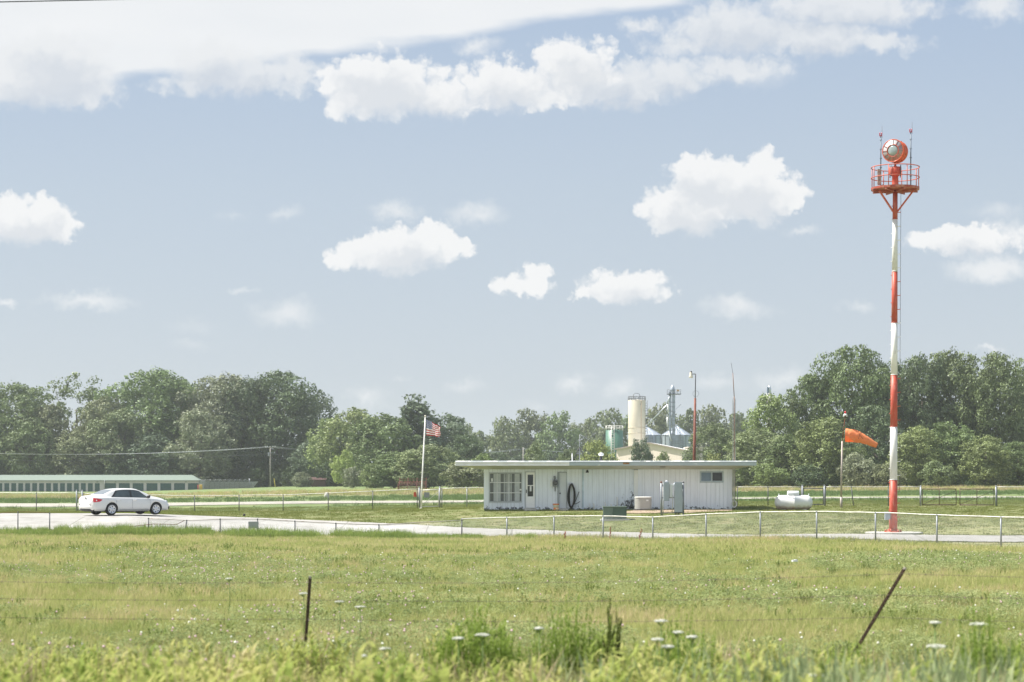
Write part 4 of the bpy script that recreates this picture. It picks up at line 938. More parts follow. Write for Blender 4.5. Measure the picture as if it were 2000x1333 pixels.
for i in range(7):
    a, b = bands[i], bands[i+1]; m = MB(True)
    m.tube([(polex(a),by,bt(a) if i else tz),(polex((a+b)/2),by,bt((a+b)/2)),(polex(b),by,bt(b))],[poler(a),poler((a+b)/2),poler(b)],20)
    m.tube([(polex(a),by,bt(a)+.0),(polex(a),by,bt(a)+.03)],poler(a)+.006,20)
    tag(obj('pole_section', m, REDW if i % 2 == 0 else WHTW, tw_), 'red pole band' if i % 2 == 0 else 'white pole band')
m = MB(True); m.lathe((tx,by,tz), [(0,-.05),(.42,-.05),(.42,0),(.24,.02),(.2,.14)], 20)
for k in range(6): a = k*math.pi/3; m.tube([(tx+.34*math.cos(a),by+.34*math.sin(a),tz),(tx+.34*math.cos(a),by+.34*math.sin(a),tz+.1)],.04,6)
obj('base_flange', m, REDP, tw_)
for side in (1,-1):
    for i, py in enumerate(range(1010 if side > 0 else 997, 400, -27)):
        m = MB(); mt = [b for b in range(7) if bands[b] >= py > bands[b+1]]; x0 = polex(py)+side*poler(py)*.9
        if side < 0: m.tube([(x0,by-.02,bt(py)),(x0-.07,by-.02,bt(py))],.016,5)
        else: m.tube([(x0-.1,by-.09,bt(py)),(x0+.12,by-.09,bt(py)),(x0+.12,by-.09,bt(py)+.04)],.017,5)
        obj('climbing_peg', m, WHTP if mt and mt[0] % 2 else REDP, tw_)
m = MB(); m.tube([(tx+.27,by-.05,bt(960)),(polex(380)+.25,by-.05,bt(376))],.009,4); obj('safety_cable', m, GALVD, tw_)
m = MB(); m.box((X(1732.5,by),by-.1,bt(1008)),(.24,.16,.36)); cb_ = obj('control_box', m, EN, tw_)
m = MB(True); m.tube([(X(1736,by),by-.2,tz),(X(1736,by),by-.2,bt(1014))],.025,6); m.tube([(X(1749,by),by-.22,tz+.1),(X(1750.5,by),by-.2,bt(1017)),(X(1747,by),by-.2,bt(1010))],.02,6); obj('conduit', m, REDP, cb_)
pc = Vector((polex(372),by,bt(372))); pr = 1.08
m = MB(); m.lathe(pc, [(0,0),(pr,0),(pr+.02,.02),(pr+.02,.11),(pr-.03,.11),(pr-.03,.04),(0,.04)], 16, sm=False)
for k in range(8): a = k*math.pi/4+.2; m.bar(pc+Vector((0,0,-.06)), pc+Vector((math.cos(a)*pr,math.sin(a)*pr,-.04)), .05, .07)
obj('platform', m, mat('platform_red', (.36,.07,.045), .5, 0, .2, 4, 0, (.50,.22,.16), (.5,.7)), tw_)
PINKR = mat('sunfaded_red', (.50,.12,.085), .5, 0, .12, 3)
rail_ = MB(True)
for zz in (.56,1.03): rail_.tube([pc+Vector((math.cos(a)*pr,math.sin(a)*pr,zz)) for a in [i/32*6.2832 for i in range(33)]], .022, 6, cap=False)
obj('guard_rail', rail_, PINKR, tw_)
for k in range(8):
    a = k*math.pi/4+.32; m = MB(True); m.tube([pc+Vector((math.cos(a)*pr,math.sin(a)*pr,.1)), pc+Vector((math.cos(a)*pr,math.sin(a)*pr,1.03))], .022, 6); obj('rail_post', m, PINKR, tw_)
for sx, sy in ((-1,-.35),(1,-.35),(.1,1)):
    d = Vector((sx,sy,0)).normalized(); m = MB(); m.bar(pc+d*.82+Vector((0,0,-.05)), Vector((polex(414)+d.x*.1,by+d.y*.1,bt(414))), .07, .07); obj('brace', m, REDP, tw_)
m = MB(); m.box(pc+Vector((-.78,-.3,.55)), (.16,.1,.72)); m.bar(pc+Vector((-.62,-.35,.2)), pc+Vector((-1.12,-.45,-.03)), .03); obj('ladder_hatch', m, mat('old_tin', (.40,.28,.24), .6, .2, .4, 9), tw_)
for dx, top, lamp, dz in ((X(1721,by)-pc.x, 246, 261, 0), (X(1778,by)-pc.x, 240, 255, 0)):
    x = pc.x+dx; yy = by+(.1 if dx < 0 else -.1)
    m = MB(True); m.tube([(x,yy,pc.z+.1),(x,yy,bt(lamp+4))],.028,6)
    for q in range(5): m.tube([(x-.05,yy,bt(345-q*18)),(x+.05,yy,bt(345-q*18))],.02,5)
    mm = obj('light_mast', m, mat('mast_grey', (.12,.15,.19), .5, .2), tw_)
    m = MB(True); m.tube([(x+.06,yy,bt(lamp+8)),(x+.06,yy,bt(top))],.008,4); obj('lightning_rod', m, GALVD, mm)
    m = MB(True)
    for s in (-.04,.045): m.lathe((x+s,yy,bt(lamp+3)), [(0,-.01),(.022,0),(.028,.08),(.02,.12),(0,.13)], 10)
    m.box((x,yy,bt(lamp+4)),(.13,.06,.04)); obj('red_lamp', m, mat('red_lens', (.42,.02,.05), .3, spec=.7), mm)
# beacon light on top
bl = thing('rotating_beacon', 'round red airfield beacon light with a ringed glass lens on the tower top', 'beacon light', pc+Vector((.0,0,.32)))
m = MB(True); m.lathe(pc, [(.17,.05),(.15,.3),(.14,.62),(.2,.66),(.2,.68)], 18); obj('pedestal', m, REDP, bl)
m = MB(True); m.lathe(pc+Vector((0,0,.72)), [(.0,.0),(.27,0),(.28,.03),(.28,.30),(.24,.33),(0,.34)], 22); obj('motor_drum', m, REDP, bl)
for a in (.6,2.2,3.9,5.4): m = MB(); m.tube([pc+Vector((math.cos(a)*.32,math.sin(a)*.32,.6)), pc+Vector((math.cos(a)*.32,math.sin(a)*.32,1.12))],.02,5); obj('stay_rod', m, GALVD, bl)
m = MB(True); m.lathe(pc+Vector((0,0,1.04)), [(.10,0),(.05,.08),(.05,.18),(.12,.3)], 14); obj('neck', m, REDP, bl)
hc = pc+Vector((.02,.0,1.755)); Rz = Matrix.Rotation(R(-32),3,'Z') @ Matrix.Rotation(R(90),3,'X')   # lens axis towards the field, turned to the left
def LH(prof, n=36): q = MB(True); q.lathe(hc, prof, n, M=Rz); return q
hz = LH([(0,-.38),(.36,-.37),(.42,-.33),(.46,-.28),(.505,-.24),(.51,-.18),(.47,-.16),(.47,.04),(.515,.06),(.515,.13),(.47,.15),(.475,.30),(.52,.31),(.52,.345),(.487,.35),(.487,.31),(.25,.29),(0,.29)]); obj('drum_housing', hz, mat('beacon_red', (.66,.11,.04), .4, 0, .1, 2), bl)
LN = bpy.data.materials.new('beacon_lens'); LN.use_nodes = True; q = LN.node_tree.nodes['Principled BSDF']; q.inputs['Base Color'].default_value = (.62,.63,.65,1); q.inputs['Roughness'].default_value = .25; q.inputs['Metallic'].default_value = .35
lens = obj('outer_lens', LH([(0,.30),(.27,.30),(.30,.335),(.38,.34),(.485,.345)]), LN, bl)
obj('inner_lens', LH([(.262,.33),(.2,.37),(.1,.39),(0,.395)]), mat('green_glass', (.33,.40,.40), .12, .2, .2, 3), bl)
q = MB(True); q.lathe(hc,[(.255,.34),(.262,.37),(.29,.37),(.295,.34)],36,M=Rz,cap=False); obj('lens_ring', q, PINKR, bl)
m = MB()
for k in range(12):
    a = k*math.pi/6; p0 = Rz @ Vector((math.cos(a)*.28, math.sin(a)*.28, .352)); p1 = Rz @ Vector((math.cos(a)*.49, math.sin(a)*.49, .352)); m.bar(hc+p0, hc+p1, .014)
obj('spoke', m, PINKR, bl)
m = MB()
for k in range(10):
    a = k*math.pi/5+.3; p0 = Rz @ Vector((math.cos(a)*.51, math.sin(a)*.51, .1)); p1 = Rz @ Vector((math.cos(a)*.545, math.sin(a)*.545, .1)); m.bar(hc+p0, hc+p1, .03)
obj('latch', m, RUST, bl)
# ---------------------------------------------------------------- windsock
wy = 122.0; wx = X(1643,wy); wz = H(wx,wy); t = thing('windsock_pole', 'thin rusty grey pole with a red tipped lamp holding the windsock', 'pole', (wx,wy,wz))
m = MB(True); m.tube([(wx,wy,wz-.1),(wx,wy,wz+.65)],.075,10); m.tube([(wx,wy,wz+.65),P3(1645,862,wy)],[.06,.05],10); obj('pole', m, mat('pole_tan', (.42,.37,.34), .6, .2, .2, 3), t)
m = MB(True); m.tube([P3(1645,862,wy),P3(1651,812,wy)],.028,6); obj('upper_rod', m, RUST, t)
m = MB(True); m.lathe(P3(1651,812,wy), [(0,-.02),(.09,-.03),(.14,.02),(.08,.1),(0,.12)], 12); m.lathe(P3(1648,813,wy),[(0,-.05),(.05,-.04),(.05,.02),(0,.03)],8); m.lathe(P3(1654,813,wy),[(0,-.05),(.05,-.04),(.05,.02),(0,.03)],8); l_ = obj('lamp_holder', m, EN2, t)
m = MB(True); m.lathe(P3(1651,807.5,wy), [(.05,-.03),(.06,.04),(.04,.12),(0,.14)], 10); obj('red_lamp', m, mat('red_dome', (.6,.03,.04), .3), l_)
m = MB(True); cy = [P3(1651,850.5,wy),P3(1662,851,wy),P3(1676,854,wy),P3(1683,856.5,wy),P3(1690,859.5,wy),P3(1700,864.5,wy),P3(1713,870.5,wy)]
rr_ = [.41,.40,.36,.29,.26,.21,.15]; rings = []
for i in range(49):
    t_ = i/48*(len(cy)-1); k = min(int(t_), len(cy)-2); f = t_-k; c = Vector(cy[k]).lerp(Vector(cy[k+1]), f); r = rr_[k]*(1-f)+rr_[k+1]*f
    d = (Vector(cy[k+1])-Vector(cy[k])); d.y = -.25*d.length; d.normalize(); up = Vector((0,0,1)); s_ = d.cross(up).normalized(); up = s_.cross(d)
    rings.append([c+(s_*math.cos(a)+up*math.sin(a))*r*(1+.035*math.sin(a*5+i*.5)+(.05*mnoise.noise(Vector((math.cos(a)*2,math.sin(a)*2,i*.35)))))+Vector((0,-.0,0)) for a in [j/28*6.2832 for j in range(28)]])
inner = [[p.lerp(sum(r,Vector())/28, .02) for p in r] for r in rings[::-1]]
ringloft(m, rings+inner, cap=False)
ORG = bpy.data.materials.new('orange_nylon'); ORG.use_nodes = True; nt = ORG.node_tree; q = nt.nodes['Principled BSDF']; q.inputs['Base Color'].default_value = (.95,.42,.17,1); q.inputs['Roughness'].default_value = .7
tr_ = nt.nodes.new('ShaderNodeBsdfTranslucent'); tr_.inputs[0].default_value = (.95,.22,.03,1); mx_ = nt.nodes.new('ShaderNodeMixShader'); mx_.inputs[0].default_value = .4
nt.links.new(q.outputs[0], mx_.inputs[1]); nt.links.new(tr_.outputs[0], mx_.inputs[2]); nt.links.new(mx_.outputs[0], nt.nodes['Material Output'].inputs[0])
sk = thing('windsock', 'bright orange windsock, half filled and drooping towards the right', 'windsock', cy[0]); obj('fabric', m, ORG, sk)
m = MB(True); m.tube([p for p in rings[0]]+[rings[0][0]], .016, 5, cap=False); obj('hoop', m, GALVD, sk)
m = MB()
m.tube([P3(1676,841,wy-.42),P3(1679,850,wy-.46),P3(1686,858,wy-.4)],.012,4); m.tube([P3(1682,844,wy-.4),P3(1676,858,wy-.45)],.01,4); obj('lacing', m, RUST, sk)
# ---------------------------------------------------------------- propane tank
gy = 117.5; x0, x1 = X(1513,gy), X(1587,gy); gr = .44; gz = H(X(1550,gy),gy)-.02
t = thing('gas_tank', 'white horizontal propane tank with brown underside on the lawn', 'gas tank', ((x0+x1)/2,gy,gz-.1))
m = MB(True); prof = []; Lh = (x1-x0)/2
for i in range(9): a = i/8*math.pi/2; prof.append((gr*math.sin(a), -Lh+.36*(1-math.cos(a))))
prof += [(gr,-.02),(gr+.008,-.015),(gr+.008,.015),(gr,.02)]
for i in range(8,-1,-1): a = i/8*math.pi/2; prof.append((gr*math.sin(a), Lh-.36*(1-math.cos(a))))
m.lathe(((x0+x1)/2,gy,gz+gr), prof, 32, M=Matrix.Rotation(R(90),3,'Y'))
TK = bpy.data.materials.new('tank_paint'); TK.use_nodes = True; nt = TK.node_tree; q = nt.nodes['Principled BSDF']; q.inputs['Roughness'].default_value = .35
tcn = nt.nodes.new('ShaderNodeTexCoord'); sx = nt.nodes.new('ShaderNodeSeparateXYZ'); nt.links.new(tcn.outputs['Object'], sx.inputs[0])
nz = nt.nodes.new('ShaderNodeTexNoise'); nz.inputs['Scale'].default_value = 4; nz.inputs['Detail'].default_value = 6; nt.links.new(tcn.outputs['Object'], nz.inputs[0])
ad = nt.nodes.new('ShaderNodeMath'); ad.operation = 'MULTIPLY_ADD'; nt.links.new(nz.outputs[0], ad.inputs[0]); ad.inputs[1].default_value = .35; nt.links.new(sx.outputs[2], ad.inputs[2])
rp = nt.nodes.new('ShaderNodeValToRGB'); nt.links.new(ad.outputs[0], rp.inputs[0]); e = rp.color_ramp.elements; e[0].position = .30; e[0].color = (.30,.16,.10,1); e[1].position = .56; e[1].color = (.72,.73,.74,1); q2 = e.new(.44); q2.color = (.58,.50,.44,1)  # brown at the bottom, passing to white further up
nt.links.new(rp.outputs[0], q.inputs['Base Color']); obj('tank_shell', m, TK, t)
m = MB(True); dc = Vector((X(1549,gy),gy,gz+2*gr-.03)); Mx = Matrix.Rotation(R(90),3,'Y')
m.lathe(dc+Vector((0,0,.1)), [(0,-.34),(.17,-.33),(.18,-.31),(.18,.31),(.17,.33),(0,.34)], 20, M=Mx); dm = obj('valve_dome', m, EN2, t)
m = MB(True); m.lathe(dc+Vector((-.2,0,.28)), [(.03,-.1),(.03,.03),(0,.04)], 8); m.box(dc+Vector((.37,0,.02)),(.1,.1,.1)); obj('valve', m, GALVD, dm)
for s in (-.62,.62): m = MB(); m.box(((x0+x1)/2+s,gy,gz-.02),(.25,.6,.16)); obj('foot', m, CONC, t)
m = MB(True)
for px in (1518,1583): m.lathe((X(px,gy)+(.1 if px < 1550 else -.1),gy,gz+2*gr-.03),[(.03,0),(.03,.1),(0,.11)],8)
obj('lifting_lug', m, EN2, t)
# ---------------------------------------------------------------- flagpole and flag
fy = 129.0; x0 = X(822.5,fy); z0 = H(x0,fy); t = thing('flagpole', 'white slightly leaning flagpole beside the small gate', 'flagpole', (x0,fy,z0))
m = MB(True); m.tube([(x0,fy,z0-.1),P3(824,950,fy),P3(830.5,814,fy)],[.055,.05,.03],10); obj('pole', m, mat('white_pole', (.80,.80,.78), .4), t)
m = MB(True); m.lathe(P3(830.6,813,fy),[(0,-.06),(.05,-.03),(.06,.0),(.05,.04),(0,.06)],12); obj('finial', m, mat('cream_ball', (.78,.74,.62), .4), t)
m = MB(); m.tube([P3(825,960,fy-.06),P3(831.5,820,fy-.06)],.006,4); obj('halyard', m, RAIL, t)
m = MB(True); m.lathe((x0,fy,z0),[(.12,-.02),(.12,.05),(0,.05)],12); obj('base_collar', m, CONC, t)
fm = bpy.data.materials.new('flag_cloth'); fm.use_nodes = True; nt = fm.node_tree; N = nt.nodes; L = nt.links; q = N['Principled BSDF']; q.inputs['Roughness'].default_value = .8
uvn = N.new('ShaderNodeUVMap'); uvn.uv_map = 'UVMap'; sx = N.new('ShaderNodeSeparateXYZ'); L.new(uvn.outputs[0], sx.inputs[0])
def mt_(op, a, b=None, c=None):
    n = N.new('ShaderNodeMath'); n.operation = op
    for i, v in enumerate((a,b,c)):
        if v is None: continue
        if isinstance(v,(int,float)): n.inputs[i].default_value = v
        else: L.new(v, n.inputs[i])
    return n.outputs[0]
u_, v_ = sx.outputs[0], sx.outputs[1]
stripe = mt_('MODULO', mt_('FLOOR', mt_('MULTIPLY', v_, 13)), 2.0)     # 0 = red
cant = mt_('MULTIPLY', mt_('LESS_THAN', u_, .4), mt_('GREATER_THAN', v_, 6/13))
cu = mt_('MULTIPLY', u_, 11/.4/2); cv = mt_('MULTIPLY', mt_('SUBTRACT', v_, 6/13), 9/(7/13)/2)
def dots(o):
    a = mt_('SUBTRACT', mt_('FRACT', mt_('ADD', cu, o)), .5); b = mt_('SUBTRACT', mt_('FRACT', mt_('ADD', cv, o)), .5)
    return mt_('LESS_THAN', mt_('ADD', mt_('MULTIPLY', a, a), mt_('MULTIPLY', b, b)), .045)
star = mt_('MAXIMUM', dots(0), dots(.5))
def mxc(f, a, b):
    n = N.new('ShaderNodeMix'); n.data_type = 'RGBA'; L.new(f, n.inputs[0])
    for i, v in ((6,a),(7,b)):
        if isinstance(v, tuple): n.inputs[i].default_value = (*v,1)
        else: L.new(v, n.inputs[i])
    return n.outputs[2]
fc = mxc(cant, mxc(stripe, (.50,.035,.05), (.85,.84,.82)), mxc(star, (.02,.045,.20), (.85,.85,.85))); L.new(fc, q.inputs['Base Color'])
tr_ = N.new('ShaderNodeBsdfTranslucent'); L.new(fc, tr_.inputs[0]); mx_ = N.new('ShaderNodeMixShader'); mx_.inputs[0].default_value = .35; L.new(q.outputs[0], mx_.inputs[1]); L.new(tr_.outputs[0], mx_.inputs[2]); L.new(mx_.outputs[0], N['Material Output'].inputs[0])
m = MB(True); nu, nv = 44, 22; a0 = Vector(P3(832.6,820,fy-.03)); hgt = 1.02; Lf = 1.5; vs = []; uvs = []
for i in range(nu+1):
    u = i/nu
    for j in range(nv+1):
        v = j/nv; xx = Lf*.60*u**.95; drop = .34*u**1.15*(.45+.55*v); 
        yy = .13*math.sin(u*9+v*1.8)*u**.5+.05*math.sin(u*19-v*4)*u
        sq = 1-.18*u
        vs.append(a0+Vector((xx+.03*math.sin(v*7+u*6)*u, yy, -hgt+hgt*v*sq+ (hgt*(1-sq)*.35) - drop + .03*math.sin(u*14+v*3)*u))); uvs.append((u,v))
n = nv+1; fs = [(i*n+j,(i+1)*n+j,(i+1)*n+j+1,i*n+j+1) for i in range(nu) for j in range(nv)]
m.add(vs, fs); flag = obj('flag', m, fm, origin=a0); uvl = flag.data.uv_layers.new(name='UVMap')
for lp in flag.data.loops: uvl.data[lp.index].uv = uvs[lp.vertex_index]
tag(flag, 'American flag with red and white stripes and starred blue canton, fluttering at the pole top', 'flag')
# ---------------------------------------------------------------- chain link fences
def fence(name, label, line, posts, hgt, rp, mrail, mpost, mesh_gap=.07, wire=.005, group=None, rail_r=.021, tops=None, jog=None, rail_mat_pieces=None):
    """line/posts: (px, Y) along the fence; one post per entry"""
    x, y = X(*posts[len(posts)//2]), posts[len(posts)//2][1]
    t = thing(name, label, 'fence', (x, y, H(x,y)), group); tp = []
    for i, (px, Y) in enumerate(posts):
        x = X(px,Y); z = H(x,Y); h = hgt[i] if isinstance(hgt, (list,tuple)) else hgt; lean = (jog or {}).get(i, (0,0))
        m = MB(True); top = Vector((x+lean[0],Y+lean[1],z+h)); m.tube([(x,Y,z-.15),top],rp,10)
        m.tube([top+Vector((0,0,-.03)),top+Vector((0,0,.0))],rp+.008,8); m.lathe(top,[(rp+.006,0),(rp+.004,.03),(0,.05)],8)
        obj('post', m, mpost, t); tp.append(top)
    m = MB(True); rr = random.Random(len(posts)); pts = []
    for a, b in zip(tp, tp[1:]):
        for k in range(4): pts.append(a.lerp(b, k/4)+Vector((0,0,.0 if k == 0 else rr.uniform(-.012,.012))))
    pts.append(tp[-1]); m.tube([p+Vector((0,0,.012)) for p in pts], rail_r, 8); obj('top_rail', m, mrail, t)
    if mesh_gap:
        m = MB()
        for a, b in zip(tp, tp[1:]):
            D = Vector((b.x-a.x,b.y-a.y,0)); Ln = D.length; D /= Ln; nrm = Vector((-D.y,D.x,0))*wire*.5
            k = int(Ln/mesh_gap); za, zb2 = H(a.x,a.y)+.02, H(b.x,b.y)+.02; hA, hB = a.z-za, b.z-zb2
            for i in range(-int(hA/mesh_gap)-1, k+1):
                for s in (1,-1):
                    s0 = i*mesh_gap; s1 = s0+ (hA+hB)/2
                    c0, c1 = max(0,s0), min(Ln,s1)
                    if c1-c0 < .01: continue
                    f0, f1 = (c0-s0)/(s1-s0), (c1-s0)/(s1-s0)
                    if s < 0: f0, f1 = 1-f0, 1-f1
                    z0_ = za+(zb2-za)*c0/Ln+(hA+(hB-hA)*c0/Ln)*f0; z1_ = za+(zb2-za)*c1/Ln+(hA+(hB-hA)*c1/Ln)*f1
                    p0 = Vector((a.x+D.x*c0,a.y+D.y*c0,z0_)); p1 = Vector((a.x+D.x*c1,a.y+D.y*c1,z1_))
                    up = Vector((0,0,wire*.8)); 
                    m.add([p0-up,p1-up,p1+nrm,p0+nrm,p1+up-nrm,p0+up-nrm],[(0,1,2,3),(3,2,4,5),(5,4,1,0)])
            
        obj('wire_mesh', m, WIRE, t)
    return t, tp
def fl(px):
    # straight front fence line through (20.1,82) and (-2.56,102)
    u = (px-1000)/F; s = (u*82-20.1)/(-.744-u*.669); return (px, 82+.669*s)
ppx = [2540,2390,2240,2095,1955,1830,1710,1595,1485,1379,1275,1178,1082,990,902]
fence('chain_link_fence', 'waist high grey chain link fence in front of the white road, right of the lawn', None, [fl(p) for p in ppx], [1.3]*6+[1.27,1.25,1.22,1.18,1.12,1.1,1.06,1.02,.98], .034, RAIL, GALV)
lp = [(902,102.02),(740,101.2),(656,100.6),(576,100.2),(503,99.8),(430,99.5),(360,99.2),(290,99)]
fence('chain_link_fence', 'lower sagging rusty railed chain link fence in front of the concrete apron', None, lp, [.97,.62,.66,.74,.80,.76,.66,.72], .03, mat('rust_spotted_rail', (.55,.50,.46), .6, .2, .2, 3, 0, (.32,.20,.15), (.55,.7)), GALVD, rail_r=.018, jog={6:(.12,0)})
lp = [(97,98.6),(35,98.4),(-40,98.2),(-130,98),(-230,98)]
fence('chain_link_fence', 'broken chain link fence end at the far left with a fallen rusty top wire', None, lp, [.98,1.05,.9,.9,.9], .028, RUST, GALVD, rail_r=.012, mesh_gap=0)
m = MB(True); m.tube([(X(360,99.2),99.2,H(X(360,99.2),99.2)+.66),(X(345,99),99,.2),(X(300,98.9),98.9,.22),(X(255,98.8),98.8,.1),(X(190,98.7),98.7,-.2),(X(97,98.6),98.6,-.05)],.014,5)
gadget('fallen_wire', 'rusty wire sagging from the fence down into the grass left of the car', 'wire', m, RUST)
m = MB(); m.box((X(495,99.65),99.65,H(X(495,99.65),99.65)+.52),(.5,.03,.34)); gadget('sign_plate', 'small blank grey plate tied to the front fence between car and flagpole', 'sign', m, mat('pale_zinc', (.40,.42,.42), .6))
# back fence, left run, between gates and right runs
def bl_(px): return (px, 136.5-12.5*(px+0)/2000)
pl = [-230,-140,-60,-10,71,150]
fence('back_fence', 'low back chain link fence left of the white car', None, [bl_(p) for p in pl], 1.25, .03, RAIL, GALVD, .09, .004, 'back boundary fence')
pl = [162,215,293,380,467,553,641,728,815]
fence('back_fence', 'long low back chain link fence between the car and the flagpole', None, [bl_(p) for p in pl], [1.2,1.2,1.1,1.05,1.06,1.08,1.15,1.2,1.25], .03, RAIL, GALVD, .09, .004, 'back boundary fence')
pl = [863,912,960]
fence('back_fence', 'short low back fence piece between the small gate and the office', None, [bl_(p) for p in pl], 1.25, .032, RAIL, GALV, .09, .004, 'back boundary fence')
pl = [1440,1500,1565]
fence('back_fence', 'short back fence between the office and the gas tank gate', None, [bl_(p) for p in pl], 1.2, .03, RAIL, GALVD, .09, .004, 'back boundary fence')
pl = [1612,1668,1735,1797]
fence('back_fence', 'back fence behind the windsock pole with one leaning post', None, [bl_(p) for p in pl], 1.2, .03, RAIL, GALVD, .09, .004, 'back boundary fence', jog={1:(-.18,0)})
pl = [1947,2040,2130,2230,2330]
fence('back_fence', 'back fence right of the double gate at the photo edge', None, [bl_(p) for p in pl], 1.2, .03, RAIL, GALVD, .09, .004, 'back boundary fence')
def gate(label, pa, pb, leaves, h, mt, sign=False, diag=False, red=False):
    ya, yb = bl_(pa)[1], bl_(pb)[1]; xa, xb_ = X(pa,ya), X(pb,yb); t = thing('gate', label, 'gate', ((xa+xb_)/2,(ya+yb)/2,H((xa+xb_)/2,(ya+yb)/2)), 'gates in the back fence')
    for x, y in ((xa,ya-.05),(xb_,yb-.05)):
        m = MB(True); z = H(x,y); m.tube([(x,y,z-.1),(x,y,z+h+.16)],.05,10); m.lathe((x,y,z+h+.16),[(.055,0),(.05,.04),(0,.07)],10); obj('gate_post', m, GALV, t)
    A, B_ = Vector((xa,ya,0)), Vector((xb_,yb,0))
    for k in range(leaves):
        a = A.lerp(B_, (k+.05)/leaves); b = A.lerp(B_, (k+.95)/leaves); za, zb_ = H(a.x,a.y), H(b.x,b.y); m = MB(True)
        for f in (.08, 1): m.tube([(a.x,a.y,za+h*f),(b.x,b.y,zb_+h*f)],.032,6)
        for q in (0,.5,1) if leaves > 1 else (0,1): c = a.lerp(b,q); m.tube([(c.x,c.y,H(c.x,c.y)+h*.08),(c.x,c.y,H(c.x,c.y)+h)],.024,6)
        if diag: m.tube([(a.x,a.y,za+h*.1),(b.x,b.y,zb_+h*.9)],.015,5)
        lf = obj('gate_leaf', m, mt, t); w_ = MB()
        D = b-a; Ln = D.length; D.normalize(); kk = int(Ln/.1)
        for i in range(-int(h/.1), kk):
            for s in (1,-1):
                s0, s1 = i*.1, i*.1+h*.9; c0, c1 = max(0,s0), min(Ln,s1)
                if c1-c0 < .01: continue
                f0, f1 = (c0-s0)/(s1-s0), (c1-s0)/(s1-s0)
                if s < 0: f0, f1 = 1-f0, 1-f1
                w_.bar((a.x+D.x*c0,a.y+D.y*c0,za+h*.09+f0*h*.9),(a.x+D.x*c1,a.y+D.y*c1,za+h*.09+f1*h*.9),.0035)
        obj('mesh', w_, WIRE, lf)
        if sign:
            q = MB(); q.box(((a.x+b.x)/2-.18,(a.y+b.y)/2-.05,za+h*.74),(.36,.02,.34)); obj('sign_plate', q, GALV, lf)
    return t
gate('small gate beside the flagpole with a grey plate and a diagonal brace', 819, 859, 1, 1.18, RAIL, True, True)
gate('narrow gate right behind the rear of the white car', 150, 161, 1, 1.25, GALV)
gate('single gate behind the gas tank', 1567, 1610, 1, 1.12, GALVD)
gate('rusty double leaf farm gate at the right edge', 1798, 1945, 2, 1.08, mat('rusty_tube', (.12,.08,.065), .7, .2, .3, 4), False, True)
m = MB(); q = bl_(810); m.box((X(810.5,q[1]),q[1]-.12,H(X(810,q[1]),q[1])+.92),(.16,.03,.3),.5); m.box((X(812.5,q[1]),q[1]-.12,H(X(810,q[1]),q[1])+.86),(.08,.05,.22),.2)
gadget('red_tag', 'small red metal tag hanging by the post left of the flagpole', 'tag', m, REDP)
